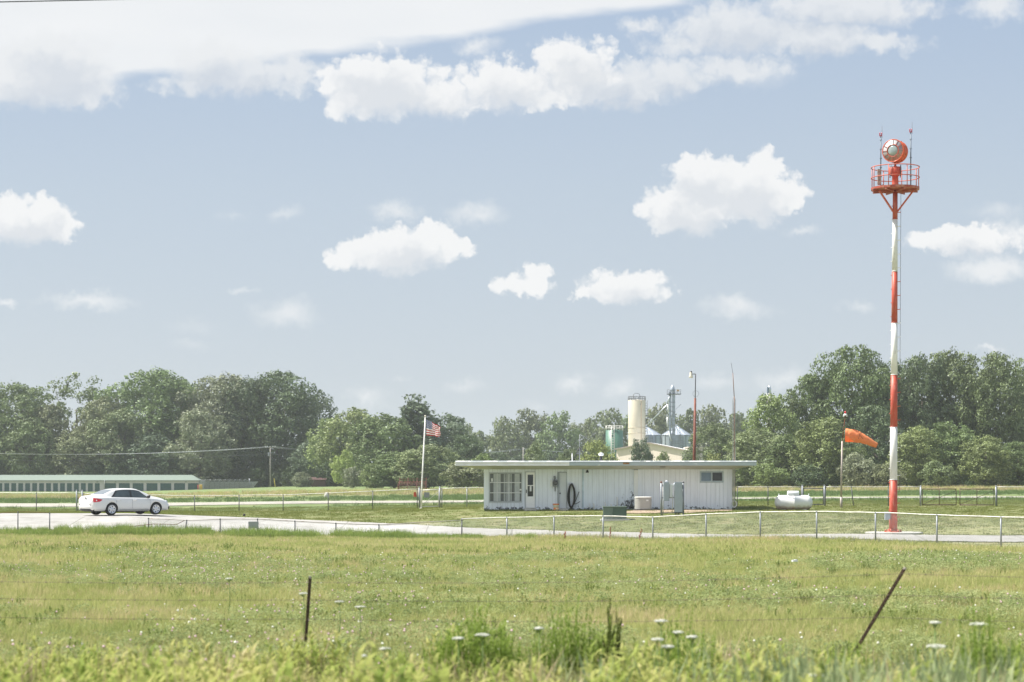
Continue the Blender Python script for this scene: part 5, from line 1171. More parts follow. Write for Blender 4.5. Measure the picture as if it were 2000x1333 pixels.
# ---------------------------------------------------------------- car
def build_car():
    cy_ = 108.3; cxp = X(243, cy_); 
    yaw = R(41.5)
    root = thing('parked_car', 'white four door saloon car with red tail lamp on the concrete apron', 'car', (0,0,0))
    st = [ # x, zbottom, belt z, half width, belt half width, top z, top half width
     (-2.42,.40,.66,.60,.55,.70,.42),(-2.38,.30,.80,.74,.70,.84,.60),(-2.30,.26,.93,.83,.75,.985,.64),(-2.15,.24,.965,.875,.78,1.04,.66),(-1.85,.22,.975,.905,.80,1.075,.66),(-1.72,.22,.975,.912,.805,1.10,.645),(-1.30,.21,.97,.917,.81,1.275,.60),(-.95,.21,.965,.918,.81,1.385,.575),
     (-.55,.21,.955,.918,.81,1.435,.565),(-.1,.21,.945,.918,.81,1.445,.56),(.30,.21,.935,.918,.81,1.42,.555),(.62,.21,.925,.917,.81,1.335,.56),(.95,.21,.915,.915,.81,1.195,.60),(1.25,.21,.91,.912,.80,1.035,.66),(1.5,.21,.89,.91,.79,.975,.67),
     (1.85,.22,.83,.90,.77,.905,.64),(2.12,.24,.74,.87,.74,.82,.58),(2.30,.26,.62,.80,.68,.70,.48),(2.40,.30,.52,.68,.58,.56,.38),(2.43,.36,.47,.55,.48,.50,.30)]
    S = np.array(st); xs = S[:,0]
    def val(x, k):
        i = int(np.clip(np.searchsorted(xs, x)-1, 0, len(xs)-2)); x0, x1 = xs[i], xs[i+1]; t = (x-x0)/(x1-x0)
        p0, p1 = S[i,k], S[i+1,k]; m0 = (S[i+1,k]-S[max(i-1,0),k])/(xs[i+1]-xs[max(i-1,0)])*(x1-x0) ; m1 = (S[min(i+2,len(xs)-1),k]-S[i,k])/(xs[min(i+2,len(xs)-1)]-xs[i])*(x1-x0)
        t2, t3 = t*t, t*t*t; return (2*t3-3*t2+1)*p0+(t3-2*t2+t)*m0+(-2*t3+3*t2)*p1+(t3-t2)*m1
    def ring(x):
        zb_, B, W, wb, T, wt_ = [val(x,k) for k in range(1,7)]
        h = [(0,zb_),(W*.55,zb_),(W*.86,zb_+.01),(W*.96,zb_+.09),(W,zb_+.22),(W,(zb_+B)/2+.06),(W*.985,B-.14),(W*.955,B-.06),(wb+.03,B-.02),(wb,B)]
        g_ = [(wb+(wt_-wb)*f, B+(T-B)*.93*f) for f in (.25,.5,.75,1)]
        h += g_+[(wt_*.86,B+(T-B)*.985),(wt_*.5,T-.003),(0,T)]
        return h
    def loc(x, y, z): return Vector((x,y,z))
    gx_ = [xs[0]+(xs[-1]-xs[0])*i/88 for i in range(89)]
    m = MB(True); nn = None; vs = []
    for x in gx_:
        h = ring(x); r = [(x,-y,z) for y,z in h]+[(x,y,z) for y,z in h[-2:0:-1]]; nn = len(r); vs += r
    K = len(gx_); fs = [(i*nn+j,(i+1)*nn+j,(i+1)*nn+(j+1)%nn,i*nn+(j+1)%nn) for i in range(K-1) for j in range(nn)]+[tuple(range(nn)),tuple((K-1)*nn+j for j in range(nn))[::-1]]
    m.add(vs, fs); white = mat('white_car_paint', (.74,.74,.73), .22, 0, .01, 1, coat=.6)
    body = obj('body', m, [white, mat('wheel_arch_lining', (.02,.02,.02), .9)], root)
    cut = MB()
    for x in (-1.29,1.44):
        for s in (-1,1): cut.lathe((x,s*.80,.325),[(.375,-.22),(.375,.3)],36,M=Matrix.Rotation(R(90),3,'X'))
    for axle in (): pass
    cm = cut.mesh('cut', [body.data.materials[0], body.data.materials[1]])
    for p_ in cm.polygons: p_.material_index = 1
    co = bpy.data.objects.new('cut', cm); COL.objects.link(co); md = body.modifiers.new('b','BOOLEAN'); md.object = co; md.operation = 'DIFFERENCE'; md.solver = 'EXACT'; md.use_self = True
    dg = bpy.context.evaluated_depsgraph_get(); dg.update(); nm = bpy.data.meshes.new_from_object(body.evaluated_get(dg)); body.modifiers.clear(); body.data = nm; bpy.data.objects.remove(co)
    if len(nm.materials) < 2: nm.materials.append(mat('wheel_arch_lining', (.02,.02,.02), .9))
    def side_pt(x, f, s, off=.006):
        zb_, B, W, wb, T, wt_ = [val(x,k) for k in range(1,7)]
        return Vector((x, s*(wb+(wt_-wb)*f+off), B+(T-B)*.93*f+.002))
    GLS = mat('car_glass', (.05,.07,.075), .04, 0, .2, 3, spec=.9); GLR = mat('rear_glass', (.13,.16,.19), .12, 0, .1, 2, spec=.4); TRIM = mat('black_trim', (.015,.015,.018), .4)
    def sidewin(a, b, s, name, mt, f0=.06, f1=.93, off=.007, cutl=0, cutr=0):
        q = MB(True); n_ = 14; vs = []
        for i in range(n_+1):
            x = a+(b-a)*i/n_
            for j in range(7):
                f = f0+(f1-f0)*j/6; xx = x+(cutl*(f)*(1-i/n_))+(cutr*f*(i/n_)); vs.append(side_pt(xx, f, s, off))
        q.add(vs, [(i*7+j,(i+1)*7+j,(i+1)*7+j+1,i*7+j+1) if s < 0 else (i*7+j,i*7+j+1,(i+1)*7+j+1,(i+1)*7+j) for i in range(n_) for j in range(6)])
        return obj(name, q, mt, root)
    for s in (-1,1):
        sidewin(-1.30,1.12,s,'window_surround',TRIM,.03,.90,.005,.42,-.62)
        sidewin(-1.16,-.10,s,'rear_side_window',GLS,.09,.84,.011,.42,0)
        sidewin(.0,1.0,s,'front_side_window',GLS,.09,.84,.011,0,-.58)
    def topgrid(a, b, wf, name, mt, off=.006, wtaper=0):
        q = MB(True); vs = []; n_ = 12
        for i in range(n_+1):
            x = a+(b-a)*i/n_; h = ring(x); hs = h[-4:]  # (wt, .93),( .86wt),(.5),(0,T)
            ys_ = [p_[0] for p_ in hs]; zs_ = [p_[1] for p_ in hs]
            for j in range(9):
                y = (j/4-1)*wf*(1-wtaper*(1-i/n_))*ys_[0]; vs.append((x, y, float(np.interp(abs(y), ys_[::-1], zs_[::-1]))+off))
        q.add(vs, [(i*9+j,(i+1)*9+j,(i+1)*9+j+1,i*9+j+1) for i in range(n_) for j in range(8)]); return obj(name, q, mt, root)
    topgrid(-1.66,-1.02,.93,'rear_window',GLR); topgrid(.45,1.22,.95,'windscreen',GLS)
    for s in (-1,1):
        q = MB()
        for xd in (-1.02,-.04,1.06): 
            pts = [Vector((xd+ (.0 if xd > -1 else 0), s*(val(xd,3)+.0025), z)) for z in (.36,.5,.65,.78)]+[side_pt(xd,.0,s,.012)]
            q.tube(pts,.005,4)
        q.tube([Vector((x, s*(val(x,3)+.002), .30)) for x in (-.85,-.2,.5,1.0)],.006,4); obj('door_seam', q, mat('seam', (.12,.12,.12), .8), root)
        for xd in (-.86,.12):
            q = MB(True); q.tube([Vector((xd+d_, s*(val(xd,3)+o_), .80)) for d_, o_ in ((-.11,-.02),(-.08,.02),(.08,.02),(.11,-.02))],.022,6); obj('door_handle', q, white, root)
        q = MB(True); q.lathe((.93,s*(.96),.99),[(0,-.09),(.06,-.08),(.085,-.02),(.085,.04),(.05,.09),(0,.095)],12,M=Matrix.Rotation(R(90),3,'X')); q.bar((.95,s*.8,.95),(.93,s*.92,.97),.05)
        obj('wing_mirror', q, TRIM, root)
        # tail lamp wrapping the rear corner
        q = MB(True); vs = []
        prof = [(-2.345,.58),(-2.33,.70),(-2.27,.815),(-2.15,.86),(-2.0,.885),(-1.86,.90)]
        for x, w_ in prof:
            t_ = (x+2.345)/.485; zl, zh = .70+.05*t_, .95-.10*t_**1.2
            if x > -1.9: zl = zh-.02
            for j in range(5):
                z = zl+(zh-zl)*j/4; h = ring(x); 
                yy = float(np.interp(z, [p_[1] for p_ in h[3:10]], [p_[0] for p_ in h[3:10]])); vs.append((x-.006, s*(yy+.008), z))
        q.add(vs, [(i*5+j,(i+1)*5+j,(i+1)*5+j+1,i*5+j+1) if s < 0 else (i*5+j,i*5+j+1,(i+1)*5+j+1,(i+1)*5+j) for i in range(len(prof)-1) for j in range(4)])
        tl_ = obj('tail_lamp', q, mat('red_tail_lamp', (.62,.02,.03), .2, 0, .15, 4, spec=.8), root)
        q = MB(True); x = -2.20; q.lathe((x,s*(.875),.80),[(0,-.015),(.035,-.01),(.035,.01),(0,.02)],10,M=Matrix.Rotation(R(90),3,'X')); obj('reverse_lens', q, EN2, tl_)
        q = MB(True); q.lathe((2.19,s*.66,.67),[(.0,-.08),(.10,-.06),(.12,0),(.08,.07),(0,.09)],12,M=Matrix.Rotation(R(70),3,'Y')); obj('headlight', q, mat('headlamp_lens', (.6,.62,.64), .1, .2), root)
        q = MB(True); q.lathe((2.31,s*.74,.40),[(.0,-.04),(.09,-.03),(.1,.02),(0,.06)],12,M=Matrix.Rotation(R(60),3,'Z')@Matrix.Rotation(R(90),3,'X')); obj('fog_lamp', q, TRIM, root)
    q = MB(True); vs = []
    for i in range(13):
        y = -.78+i*.13; x = -2.44+.16*(abs(y)/.78)**3
        vs += [(x,y,.25),(x-.012,y,.30),(x-.006,y,.36)]
    q.add(vs, [(i*3+j,i*3+j+1,(i+1)*3+j+1,(i+1)*3+j) for i in range(12) for j in range(2)]); obj('lower_bumper', q, TRIM, root)
    q = MB(True); vs = []
    for i in range(17):
        y = -.80+i*.1; x = -2.47+.20*(abs(y)/.80)**3
        for dx, z in ((.05,.35),(-.005,.36),(-.02,.46),(-.015,.56),(.035,.62),(.12,.635)): vs.append((x+dx,y,z))
    q.add(vs, [(i*6+j,i*6+j+1,(i+1)*6+j+1,(i+1)*6+j) for i in range(16) for j in range(5)]); obj('rear_bumper', q, white, root)
    q = MB(); q.box((-2.385,0,.76),(.02,.34,.16)); pl_ = obj('number_plate', q, EN2, root); q = MB(); q.box((-2.397,0,.755),(.006,.2,.05)); obj('plate_mark', q, mat('plate_blue', (.20,.26,.42), .5), pl_)
    q = MB(); q.box((-2.372,0,.885),(.02,.62,.028)); obj('chrome_strip', q, GALVD, root)
    q = MB(True); q.lathe((-2.355,0,.945),[(.045,-.01),(.045,.01),(0,.015)],14,M=Matrix.Rotation(R(-80),3,'Y')); obj('boot_badge', q, TRIM, root)
    q = MB(); q.span(2.38,2.44,-.45,.45,.34,.52); obj('grille', q, TRIM, root)
    q = MB(); q.span(-1.0,1.05,-.7,.7,.17,.22); q.span(-2.2,-1.7,-.5,.5,.2,.3); obj('underbody', q, TRIM, root)
    q = MB(True); q.lathe((.55,0,1.0),[(0,0),(.01,.1),(0,.2)],6); 
    for sx_, s in ((.1,-1),(.1,1),(-.75,-1),(-.75,1)):
        pass
    TY = mat('tyre', (.022,.022,.024), .85, 0, .2, 8); RM = mat('alloy_rim', (.66,.67,.70), .3, .55, .05, 5)
    for x in (-1.29,1.44):
        for s in (-1,1):
            Mw = Matrix.Rotation(R(90 if s < 0 else -90),3,'X'); c = (x,s*.79,.325)
            wh = bpy.data.objects.new('wheel', None); COL.objects.link(wh); wh.parent = root; wh.location = c
            q = MB(True); q.lathe(c,[(.21,-.11),(.30,-.115),(.322,-.09),(.326,0),(.322,.09),(.30,.113),(.235,.115),(.228,.10)],36,M=Mw,cap=False); obj('tyre', q, TY, wh)
            q = MB(True); q.lathe(c,[(.232,.105),(.226,.121),(.212,.118),(.205,.106),(.12,.112),(.06,.104),(.055,.112),(0,.114)],36,M=Mw,cap=False)
            hq = MB(True)
            for k in range(6):
                a = k*math.pi/3+.3; cc = Vector((math.cos(a)*.150, math.sin(a)*.150, .1145)); rd = Vector((math.cos(a),math.sin(a),0)); td = Vector((-math.sin(a),math.cos(a),0))
                vs_ = [Vector(c)+Mw@(cc+rd*.036*math.cos(u)+td*(.030+.008*math.cos(u))*math.sin(u)) for u in [j/12*6.2832 for j in range(12)]]; hq.add(vs_,[tuple(range(12))])
            obj('rim_hole_shade', hq, mat('rim_shadow', (.03,.03,.035), .7), wh)  # dark ovals laid on the rim: shade of its holes put into colour
            obj('rim', q, RM, wh)
    # put wheels' children relative to wheel empties, then place and turn the car
    root.location = (cxp, cy_, H(cxp,cy_)+.045); root.rotation_euler = (0,0,yaw)
build_car()
# ---------------------------------------------------------------- storage building far left
sy = 420.0; zg = -.72; ze = ZP(938.5,sy); zr = ZP(928,sy+4)
t = thing('storage_building', 'long low self storage row with green doors and pale green metal roof', 'building', (X(190,sy),sy,zg))
x0, x1 = X(-260,sy), X(388,sy); WL = mat('beige_grey_wall', (.53,.50,.54), .8, 0, .06, 1); GR = mat('green_metal_roof', (.17,.215,.185), .6, 0, .05, .6, stretch=(4,1,1)); GD = mat('green_roller_door', (.028,.085,.095), .5, 0, .15, 2); GRD = mat('grey_gutter', (.28,.29,.29), .7)
m = MB(); m.span(x0,x1,sy+.15,sy+9,zg-.5,ze); obj('wall', m, WL, t)
m = MB(); m.add([(x0-.3,sy-.3,ze),(x1+.3,sy-.3,ze),(X(376,sy+4.5),sy+4.5,zr),(x0-.3,sy+4.5,zr),(x0-.3,sy+9.3,ze),(x1-.6,sy+9.3,ze)],[(0,1,2,3),(1,5,2),(5,4,3,2)]); m.v += [(a,b,c-.12) for a,b,c in m.v[:6]]; m.f += [(0,6,7,1),(1,7,11,5),(6,9,8,7),(7,8,11),(8,9,10,11)]; m.m += [0]*5; m.sm += [False]*5; obj('roof', m, GR, t)
m = MB(); m.span(x0,x1+.2,sy-.36,sy-.3,ze-.16,ze+.02); obj('gutter', m, GRD, t)
edges = []; px = 204
cur = -250
while cur < 195: edges.append((cur, cur+9.6)); cur += 13.6
for k in range(7): edges.append((205+k*27.0, 205+k*27.0+21.5))
pil = MB(); last = x0
for a, b in edges:
    m = MB(); m.span(X(a,sy), X(b,sy), sy+.06, sy+.12, zg-.3, ze-.62)
    for q in range(10): z = zg+q*.18; m.span(X(a,sy), X(b,sy), sy+.045, sy+.06, z, z+.02)
    m.box(((X(a,sy)+X(b,sy))/2,sy+.03,zg+.9),(.05,.03,1.5)) if a > 200 else None
    obj('roller_door', m, GD, t); pil.span(last, X(a,sy), sy-.02, sy+.15, zg-.4, ze-.5); last = X(b,sy)
pil.span(last, x1, sy-.02, sy+.15, zg-.4, ze-.5); pil.span(x0, x1, sy-.03, sy+.15, ze-.6, ze-.12); obj('pier', pil, WL, t)
m = MB()
for px in (190,205,226,363): m.box((X(px,sy),sy-.1,ze-.35),(.3,.25,.2))
obj('wall_lamp', m, GRD, t)
m = MB(True); m.tube([(X(205,sy),sy-.4,zg),(X(205,sy),sy-.4,ze)],.09,6); obj('downpipe', m, GRD, t)
# high fence right of storage
t = thing('security_fence', 'tall grey chain link fence with barbed wire top right of the storage row', 'fence', (X(438,sy),sy,zg))
for i in range(11):
    px = 390+i*9.7; m = MB(True); m.tube([(X(px,sy),sy,zg-.2),(X(px,sy),sy,ZP(939,sy)),(X(px+2,sy),sy-.15,ZP(936.5,sy))],.05,6); obj('post', m, GALV, t)
m = MB(True); m.tube([P3(487,960,sy),P3(487,935,sy)],.09,6); obj('post', m, GALV, t)
m = MB()
for py in (938,939.4,941.5,948,955): m.tube([P3(389,py,sy-.03),P3(487,py,sy-.03)],.025,4)
for i in range(260):
    a = X(389,sy)+(X(487,sy)-X(389,sy))*i/260
    for s in (-1,1): m.bar((a,sy,zg) if s > 0 else (a+1.9,sy,zg),(a+1.9,sy,ZP(941,sy)) if s > 0 else (a,sy,ZP(941,sy)),.018)
obj('wire_mesh', m, mat('grey_mesh', (.36,.38,.40), .6), t)
for px, mt, lab, nm in ((391,mat('bollard_yellow',(.70,.45,.05),.5),'yellow bollard nearest the storage building corner','bollard'),(394,mat('bollard_yellow',(.70,.45,.05),.5),'yellow bollard further from the storage corner, before the tall fence','bollard')):
    m = MB(True); zz = H(X(px,sy-3),sy-3); m.lathe((X(px,sy-3),sy-3,zz),[(.13,-.1),(.13,.95),(.08,1.05),(0,1.08)],10); gadget(nm, lab, 'bollard', m, mt, 'yellow bollards')
m = MB(True); zz = H(X(388.5,sy-2.5),sy-2.5); m.lathe((X(386.8,sy-2.5),sy-2.5,zz),[(.12,-.1),(.12,.9),(.05,1.0),(0,1.0)],10); gadget('fire_hydrant', 'small red marker post at the storage building corner', 'marker post', m, REDP)
# ---------------------------------------------------------------- utility poles and lines
def upole(px, Y, top, label, arms=True, w=.17):
    x = X(px,Y); z = H(x,Y); zt = ZP(top,Y); t = thing('utility_pole', label, 'utility pole', (x,Y,z), 'utility poles')
    m = MB(True); m.tube([(x,Y,z-.2),(x,Y,zt)],[w,w*.7],10); obj('pole', m, mat('grey_wood', (.30,.28,.26), .9, 0, .2, 2), t)
    if arms:
        m = MB(); m.box((x,Y-.15,zt-.25),(2.3,.12,.14)); obj('crossarm', m, mat('grey_wood', (.30,.28,.26), .9, 0, .2, 2), t)
        m = MB(True)
        for s in (-1.05,-.6,.6,1.05): m.lathe((x+s,Y-.15,zt-.17),[(.06,0),(.08,.12),(.05,.22),(0,.24)],8)
        obj('insulator', m, EN2, t)
        m = MB(); m.box((x,Y-.15,ZP(885,Y)),(1.3,.1,.12)); obj('lower_crossarm', m, GALV, t)
        m = MB(True); m.lathe((x-.28,Y-.2,ZP(892,Y)),[(0,0),(.2,0),(.22,.1),(.22,.7),(.15,.8),(0,.82)],12); obj('transformer_can', m, GALV, t)
    return t
uy = 430.0
t = upole(528,uy,872,'grey wooden utility pole with crossarms in front of the darkest wide tree')
m = MB(); m.tube([P3(529,880,uy),P3(538,955,uy)],.03,4); obj('guy_wire', m, GALVD, t)
m = MB(True); m.tube([P3(535.3,935,uy),P3(538,955,uy)],.09,6); obj('guy_guard', m, mat('yellow_sleeve', (.75,.60,.08), .5), t)
upole(1022,560,874,'small far utility pole above the left part of the office roof',False,.2)
def span_(name, label, a, b, sag, r, n=18, mt=None):
    a, b = Vector(a), Vector(b); m = MB(True); m.tube([a.lerp(b,i/n)+Vector((0,0,-sag*4*(i/n)*(1-i/n))) for i in range(n+1)], r, 4); return gadget(name, label, 'wire', m, mt or WIRE, 'overhead power lines')
xo = X(528,uy)
for dx, r, lab in ((-1.05,.03,'outer left'),(0.1,.03,'middle'),(1.05,.03,'outer right')):
    span_('power_line', 'upper power line running left from the utility pole, %s of three' % lab, (xo+dx,uy-.15,ZP(873,uy)), (X(-300,380)+dx,380,ZP(872,380)), 1.6, r)
span_('power_line', 'lower cable running left from the utility pole', (xo,uy-.1,ZP(886,uy)), (X(-300,380),380,ZP(888,380)), 1.4, .03, mt=GALVD)
for dx, lab in ((-1.05,'near'),(1.05,'far')):
    span_('power_line', 'upper power line running right behind the flagpole, %s strand' % lab, (xo+dx,uy-.15,ZP(873,uy)), (X(1022,560)+dx,560,ZP(877,560)), 1.9, .035)
span_('power_line', 'lower cable running right from the utility pole into the trees', (xo,uy-.1,ZP(886,uy)), (X(760,470),470,ZP(892,470)), .6, .03, mt=GALVD)
span_('power_line', 'far power line over the office roof towards the grain works', (X(1022,560),560,ZP(877,560)), (X(1230,600),600,ZP(879,600)), .8, .05)
span_('overhead_cable', 'single dark cable crossing the sky at the top left corner', (X(-700,45),45,ZP(18,45)), (X(700,62),62,ZP(-11,62)), .01, .014, mt=DARK)
# ---------------------------------------------------------------- grain works
CRM = mat('cream_silo', (.62,.56,.45), .7, 0, .05, .6, 0); GAL2 = mat('corrugated_bin', (.38,.43,.49), .4, .5, .08, .8); GLR = mat('bin_roof_metal', (.56,.60,.66), .35, .5, .05, .6); GT = mat('green_tank_paint', (.055,.15,.11), .5, 0, .08, .5)
def cyl_thing(name, label, cat, px0, px1, ytop, Y): return (X((px0+px1)/2,Y), (X(px1,Y)-X(px0,Y))/2, ZP(ytop,Y))
Y = 470.; cx, r, zt = cyl_thing('', '', '', 1227, 1261, 783, Y); zg = H(cx,Y)-.3
t = thing('grain_silo', 'tall cream concrete silo with a railed top', 'silo', (cx,Y,zg))
m = MB(True); m.lathe((cx,Y,zg),[(r,0),(r,zt-zg),(r*.97,zt-zg+.1),(0,zt-zg+.25)],36); obj('shaft', m, CRM, t)
m = MB(True)
for py in (836,847): m.lathe((cx,Y,ZP(py,Y)),[(r+.0,-.12),(r+.07,-.1),(r+.07,.1),(r+.0,.12)],36)
obj('hoop', m, mat('dark_cream', (.52,.46,.36), .8), t)
def ringrail(c, r, h, n, mt, t, rr=.05, nm='railing'):
    m = MB(True)
    for z in (h*.5,h): m.tube([(c[0]+math.cos(a)*r,c[1]+math.sin(a)*r,c[2]+z) for a in [i/24*6.2832 for i in range(25)]],rr,4,cap=False)
    for i in range(n): a = i/n*6.2832; m.tube([(c[0]+math.cos(a)*r,c[1]+math.sin(a)*r,c[2]),(c[0]+math.cos(a)*r,c[1]+math.sin(a)*r,c[2]+h)],rr,4)
    return obj(nm, m, mt, t)
ringrail((cx,Y,zt),r,.95,14,GALVD,t)
m = MB(True); m.tube([(cx-.9,Y-r*.6,zt),(cx-.9,Y-r*.6,zt+1.3),(cx-.5,Y-r*.6,zt+1.7),(cx+.4,Y-r*.6,zt+1.6),(cx+.7,Y-r*.6,zt+1.0),(cx+.7,Y-r*.95,zt-1)],.07,6); obj('filling_pipe', m, GALVD, t)
m = MB(True); m.tube([(cx+.9,Y-r*.92,zg),(cx+.9,Y-r*.92,zt)],.1,6); obj('riser_pipe', m, mat('tan_pipe', (.50,.40,.28), .7), t)
def ladder(x, y, z0, z1, nm='ladder', rr=.05):
    m = MB()
    for s in (-.35,.35): m.tube([(x+s,y,z0),(x+s,y,z1)],rr,4)
    k = int((z1-z0)/.6)
    for i in range(k): m.tube([(x-.35,y,z0+i*.6),(x+.35,y,z0+i*.6)],rr*.8,4)
    return m
obj('caged_ladder', ladder(cx+r*.98,Y-.9,zg,zt), GALVD, t)
m = MB(); 
for k in range(16): m.box((cx+r+.15,Y-.6,zg+3+k*.75),(.7,.7,.07))
obj('ladder_cage', m, mat('cage_cream', (.66,.62,.54), .6), t)
Y = 480.; cx, r, zt = cyl_thing('', '', '', 1183, 1217, 841, Y); zg = H(cx,Y)-.3
t = thing('storage_tank', 'green cylindrical tank with a white railed top left of the cream silo', 'tank', (cx,Y,zg))
m = MB(True); m.lathe((cx,Y,zg),[(r,0),(r,zt-zg),(0,zt-zg+.2)],32); obj('shell', m, GT, t); ringrail((cx,Y,zt),r,1.1,14,RAIL,t,.06)
obj('ladder', ladder(cx-.5,Y-r-.1,zg,zt+1,rr=.08), RAIL, t)
for i, (p0, p1, pa, pe, Y, lab) in enumerate(((1232,1291,834,850,500,'corrugated grain bin right of the cream silo, half hidden by it'),(1293,1349,833,850,492,'corrugated grain bin under the elevator tower'))):
    cx = X((p0+p1)/2,Y); r = (X(p1,Y)-X(p0,Y))/2; ze_, za_ = ZP(pe,Y), ZP(pa,Y); zg = H(cx,Y)-.3
    t = thing('grain_bin', lab, 'grain bin', (cx,Y,zg), 'grain bins'); m = MB(True); prof = []
    k = int((ze_-zg)/.4)
    for j in range(k+1): prof += [(r+(.03 if j % 2 else 0), (ze_-zg)*j/k)]
    m.lathe((cx,Y,zg),prof,40); obj('corrugated_wall', m, GAL2, t)
    m = MB(); m.lathe((cx,Y,ze_),[(r+.2,-.05),(.45,za_-ze_),(.45,za_-ze_+.3),(0,za_-ze_+.4)],28,sm=False); rf = obj('cone_roof', m, GLR, t)
    m = MB()
    for j in range(28): a = j/28*6.2832; m.bar((cx+math.cos(a)*(r+.2),Y+math.sin(a)*(r+.2),ze_+.02),(cx+math.cos(a)*.45,Y+math.sin(a)*.45,za_+.02),.06)
    obj('roof_rib', m, GAL2, rf); obj('ladder', ladder(cx+r*.3,Y-r*.99,zg,ze_,rr=.06), GALV, t)
    m = MB()
    for j in range(12): a = j/12*6.2832+.1; m.bar((cx+math.cos(a)*(r+.08),Y+math.sin(a)*(r+.08),zg),(cx+math.cos(a)*(r+.08),Y+math.sin(a)*(r+.08),ze_),.12)
    obj('stiffener', m, GALV, t)
Y = 485.; t = thing('grain_elevator', 'slim grey grain elevator tower with a work platform and loading pipes', 'elevator', (X(1312,Y),Y,H(X(1312,Y),Y)))
BL = mat('bluish_steel', (.36,.41,.48), .5, .4, .12, .8); zg = wloc(t).z
for a, b in ((1306.5,1311),(1313,1318.5)): m = MB(); m.span(X(a,Y),X(b,Y),Y-.4,Y+.4,zg,ZP(766,Y)); obj('leg_trunk', m, BL, t)
m = MB()
for k in range(9): m.box((X(1312.5,Y),Y-.1,ZP(786+k*9,Y)),(1.5,1.1,.12))
obj('clamp_band', m, mat('dark_steel', (.25,.28,.33), .6), t)  # clamp bands in a darker blue-grey than the trunks
m = MB(); m.span(X(1303,Y),X(1329.5,Y),Y-1.1,Y+1.1,ZP(771,Y),ZP(769.6,Y)); obj('work_platform', m, GALVD, t)
m = MB()
for py in (762,766):
    for yy in (Y-1.1,Y+1.1): m.bar(P3(1303,py,yy),P3(1329.5,py,yy),.07)
for px in (1303,1309,1316,1323,1329.5): m.bar(P3(px,770,Y-1.1),P3(px,762,Y-1.1),.07)
obj('railing', m, GALVD, t)
m = MB(True); m.lathe(P3(1313.5,765,Y),[(.6,0),(.65,.3),(.5,.9),(.2,1.5),(0,1.6)],14); obj('head_cover', m, BL, t)
m = MB(); m.box(P3(1324,763,Y-.3),(.5,.4,.4)); obj('drive_motor', m, mat('orange_motor', (.70,.40,.12), .6), t)
m = MB(True); m.tube([P3(1309,772,Y-.5),P3(1303.5,788,Y-.6)],.22,8); m.tube([P3(1303,791,Y-.6),P3(1264,831,Y+6)],.15,8); tag(obj('spout', m, GLR, t), 'long slanting spout to the left bin')
m = MB(True); m.tube([P3(1304,790,Y-.6),P3(1305.5,806,Y-.6)],.2,8); m.tube([P3(1303.5,815,Y-.7),P3(1303.5,835,Y-.7)],.2,8); m.tube([P3(1306,843,Y-.8),P3(1311,862,Y-1)],.14,8); tag(obj('spout', m, mat('white_spout', (.74,.75,.76), .5), t), 'short vertical white spout')
m = MB()
for a, b in (((1319,810),(1308,800)),((1318,830),(1331,852)),((1320,800),(1330,790)),((1328,825),(1328,862)),((1311,812),(1318,806))): m.bar(P3(*a,Y-.4),P3(*b,Y-.4),.09)
m.bar(P3(1312,862,Y-2),P3(1345,862,Y-2),.1); m.bar(P3(1312,866,Y-2),P3(1345,866,Y-2),.1)
for px in range(1314,1346,5): m.bar(P3(px,860,Y-2),P3(px,868,Y-2),.07)
obj('catwalk', m, GALV, t)
# beige warehouse
Y1, Y2 = 452., 440.; A = Vector((X(1204,Y1),Y1,0)); B_ = Vector((X(1333,Y2),Y2,0)); D = Vector((4.6,26,0)); zg = .3
zA, zB, zR = ZP(878,Y1), ZP(879.5,Y2), ZP(865.5,(Y1+Y2)/2)
t = thing('warehouse', 'beige metal warehouse with a low white gabled roof below the grain bins', 'building', (A.x,A.y,zg)); M_ = A.lerp(B_,.5)
def at_(v, z): return (v.x, v.y, z)
m = MB(); m.add([at_(A,zg),at_(B_,zg),at_(B_,zB),at_(M_,zR),at_(A,zA),at_(A+D,zg),at_(B_+D,zg),at_(B_+D,zB),at_(M_+D,zR),at_(A+D,zA)],[(0,1,2,3,4),(9,8,7,6,5),(1,6,7,2),(5,0,4,9)])
obj('wall', m, mat('beige_metal_siding', (.70,.61,.54), .7, 0, .04, .5, 0, stretch=(5,5,.3)), t)
m = MB(); e_ = (B_-A).normalized()*.5; f_ = D.normalized()*.5; k = Vector((0,0,.12))
for P_, zP in ((A-e_,zA),(B_+e_,zB)):
    q0, q1, q2, q3 = Vector(at_(P_-f_,zP)), Vector(at_(M_-f_,zR)), Vector(at_(M_+D+f_,zR)), Vector(at_(P_+D+f_,zP))
    m.add([q0,q1,q2,q3,q0+k,q1+k,q2+k,q3+k],[(0,1,2,3),(7,6,5,4),(0,4,5,1),(1,5,6,2),(2,6,7,3),(3,7,4,0)])
obj('roof', m, mat('white_metal_roof', (.78,.78,.78), .5), t)
m = MB(); m.bar(Vector(at_(A-e_-f_*1.1,zA)),Vector(at_(M_-f_*1.1,zR)),.1,.25); m.bar(Vector(at_(M_-f_*1.1,zR)),Vector(at_(B_+e_-f_*1.1,zB)),.1,.25); obj('verge_trim', m, mat('brown_trim', (.30,.25,.22), .7), t)
m = MB(); m.span(X(1345,450),X(1372,450),450,462,.3,ZP(875,450)); m.span(X(1344,450),X(1373,450),449.6,462.4,ZP(875,450),ZP(873,450)); gadget('shed', 'small beige shed half hidden right of the rusty lamp pole', 'shed', m, mat('beige_shed', (.56,.50,.44), .7))
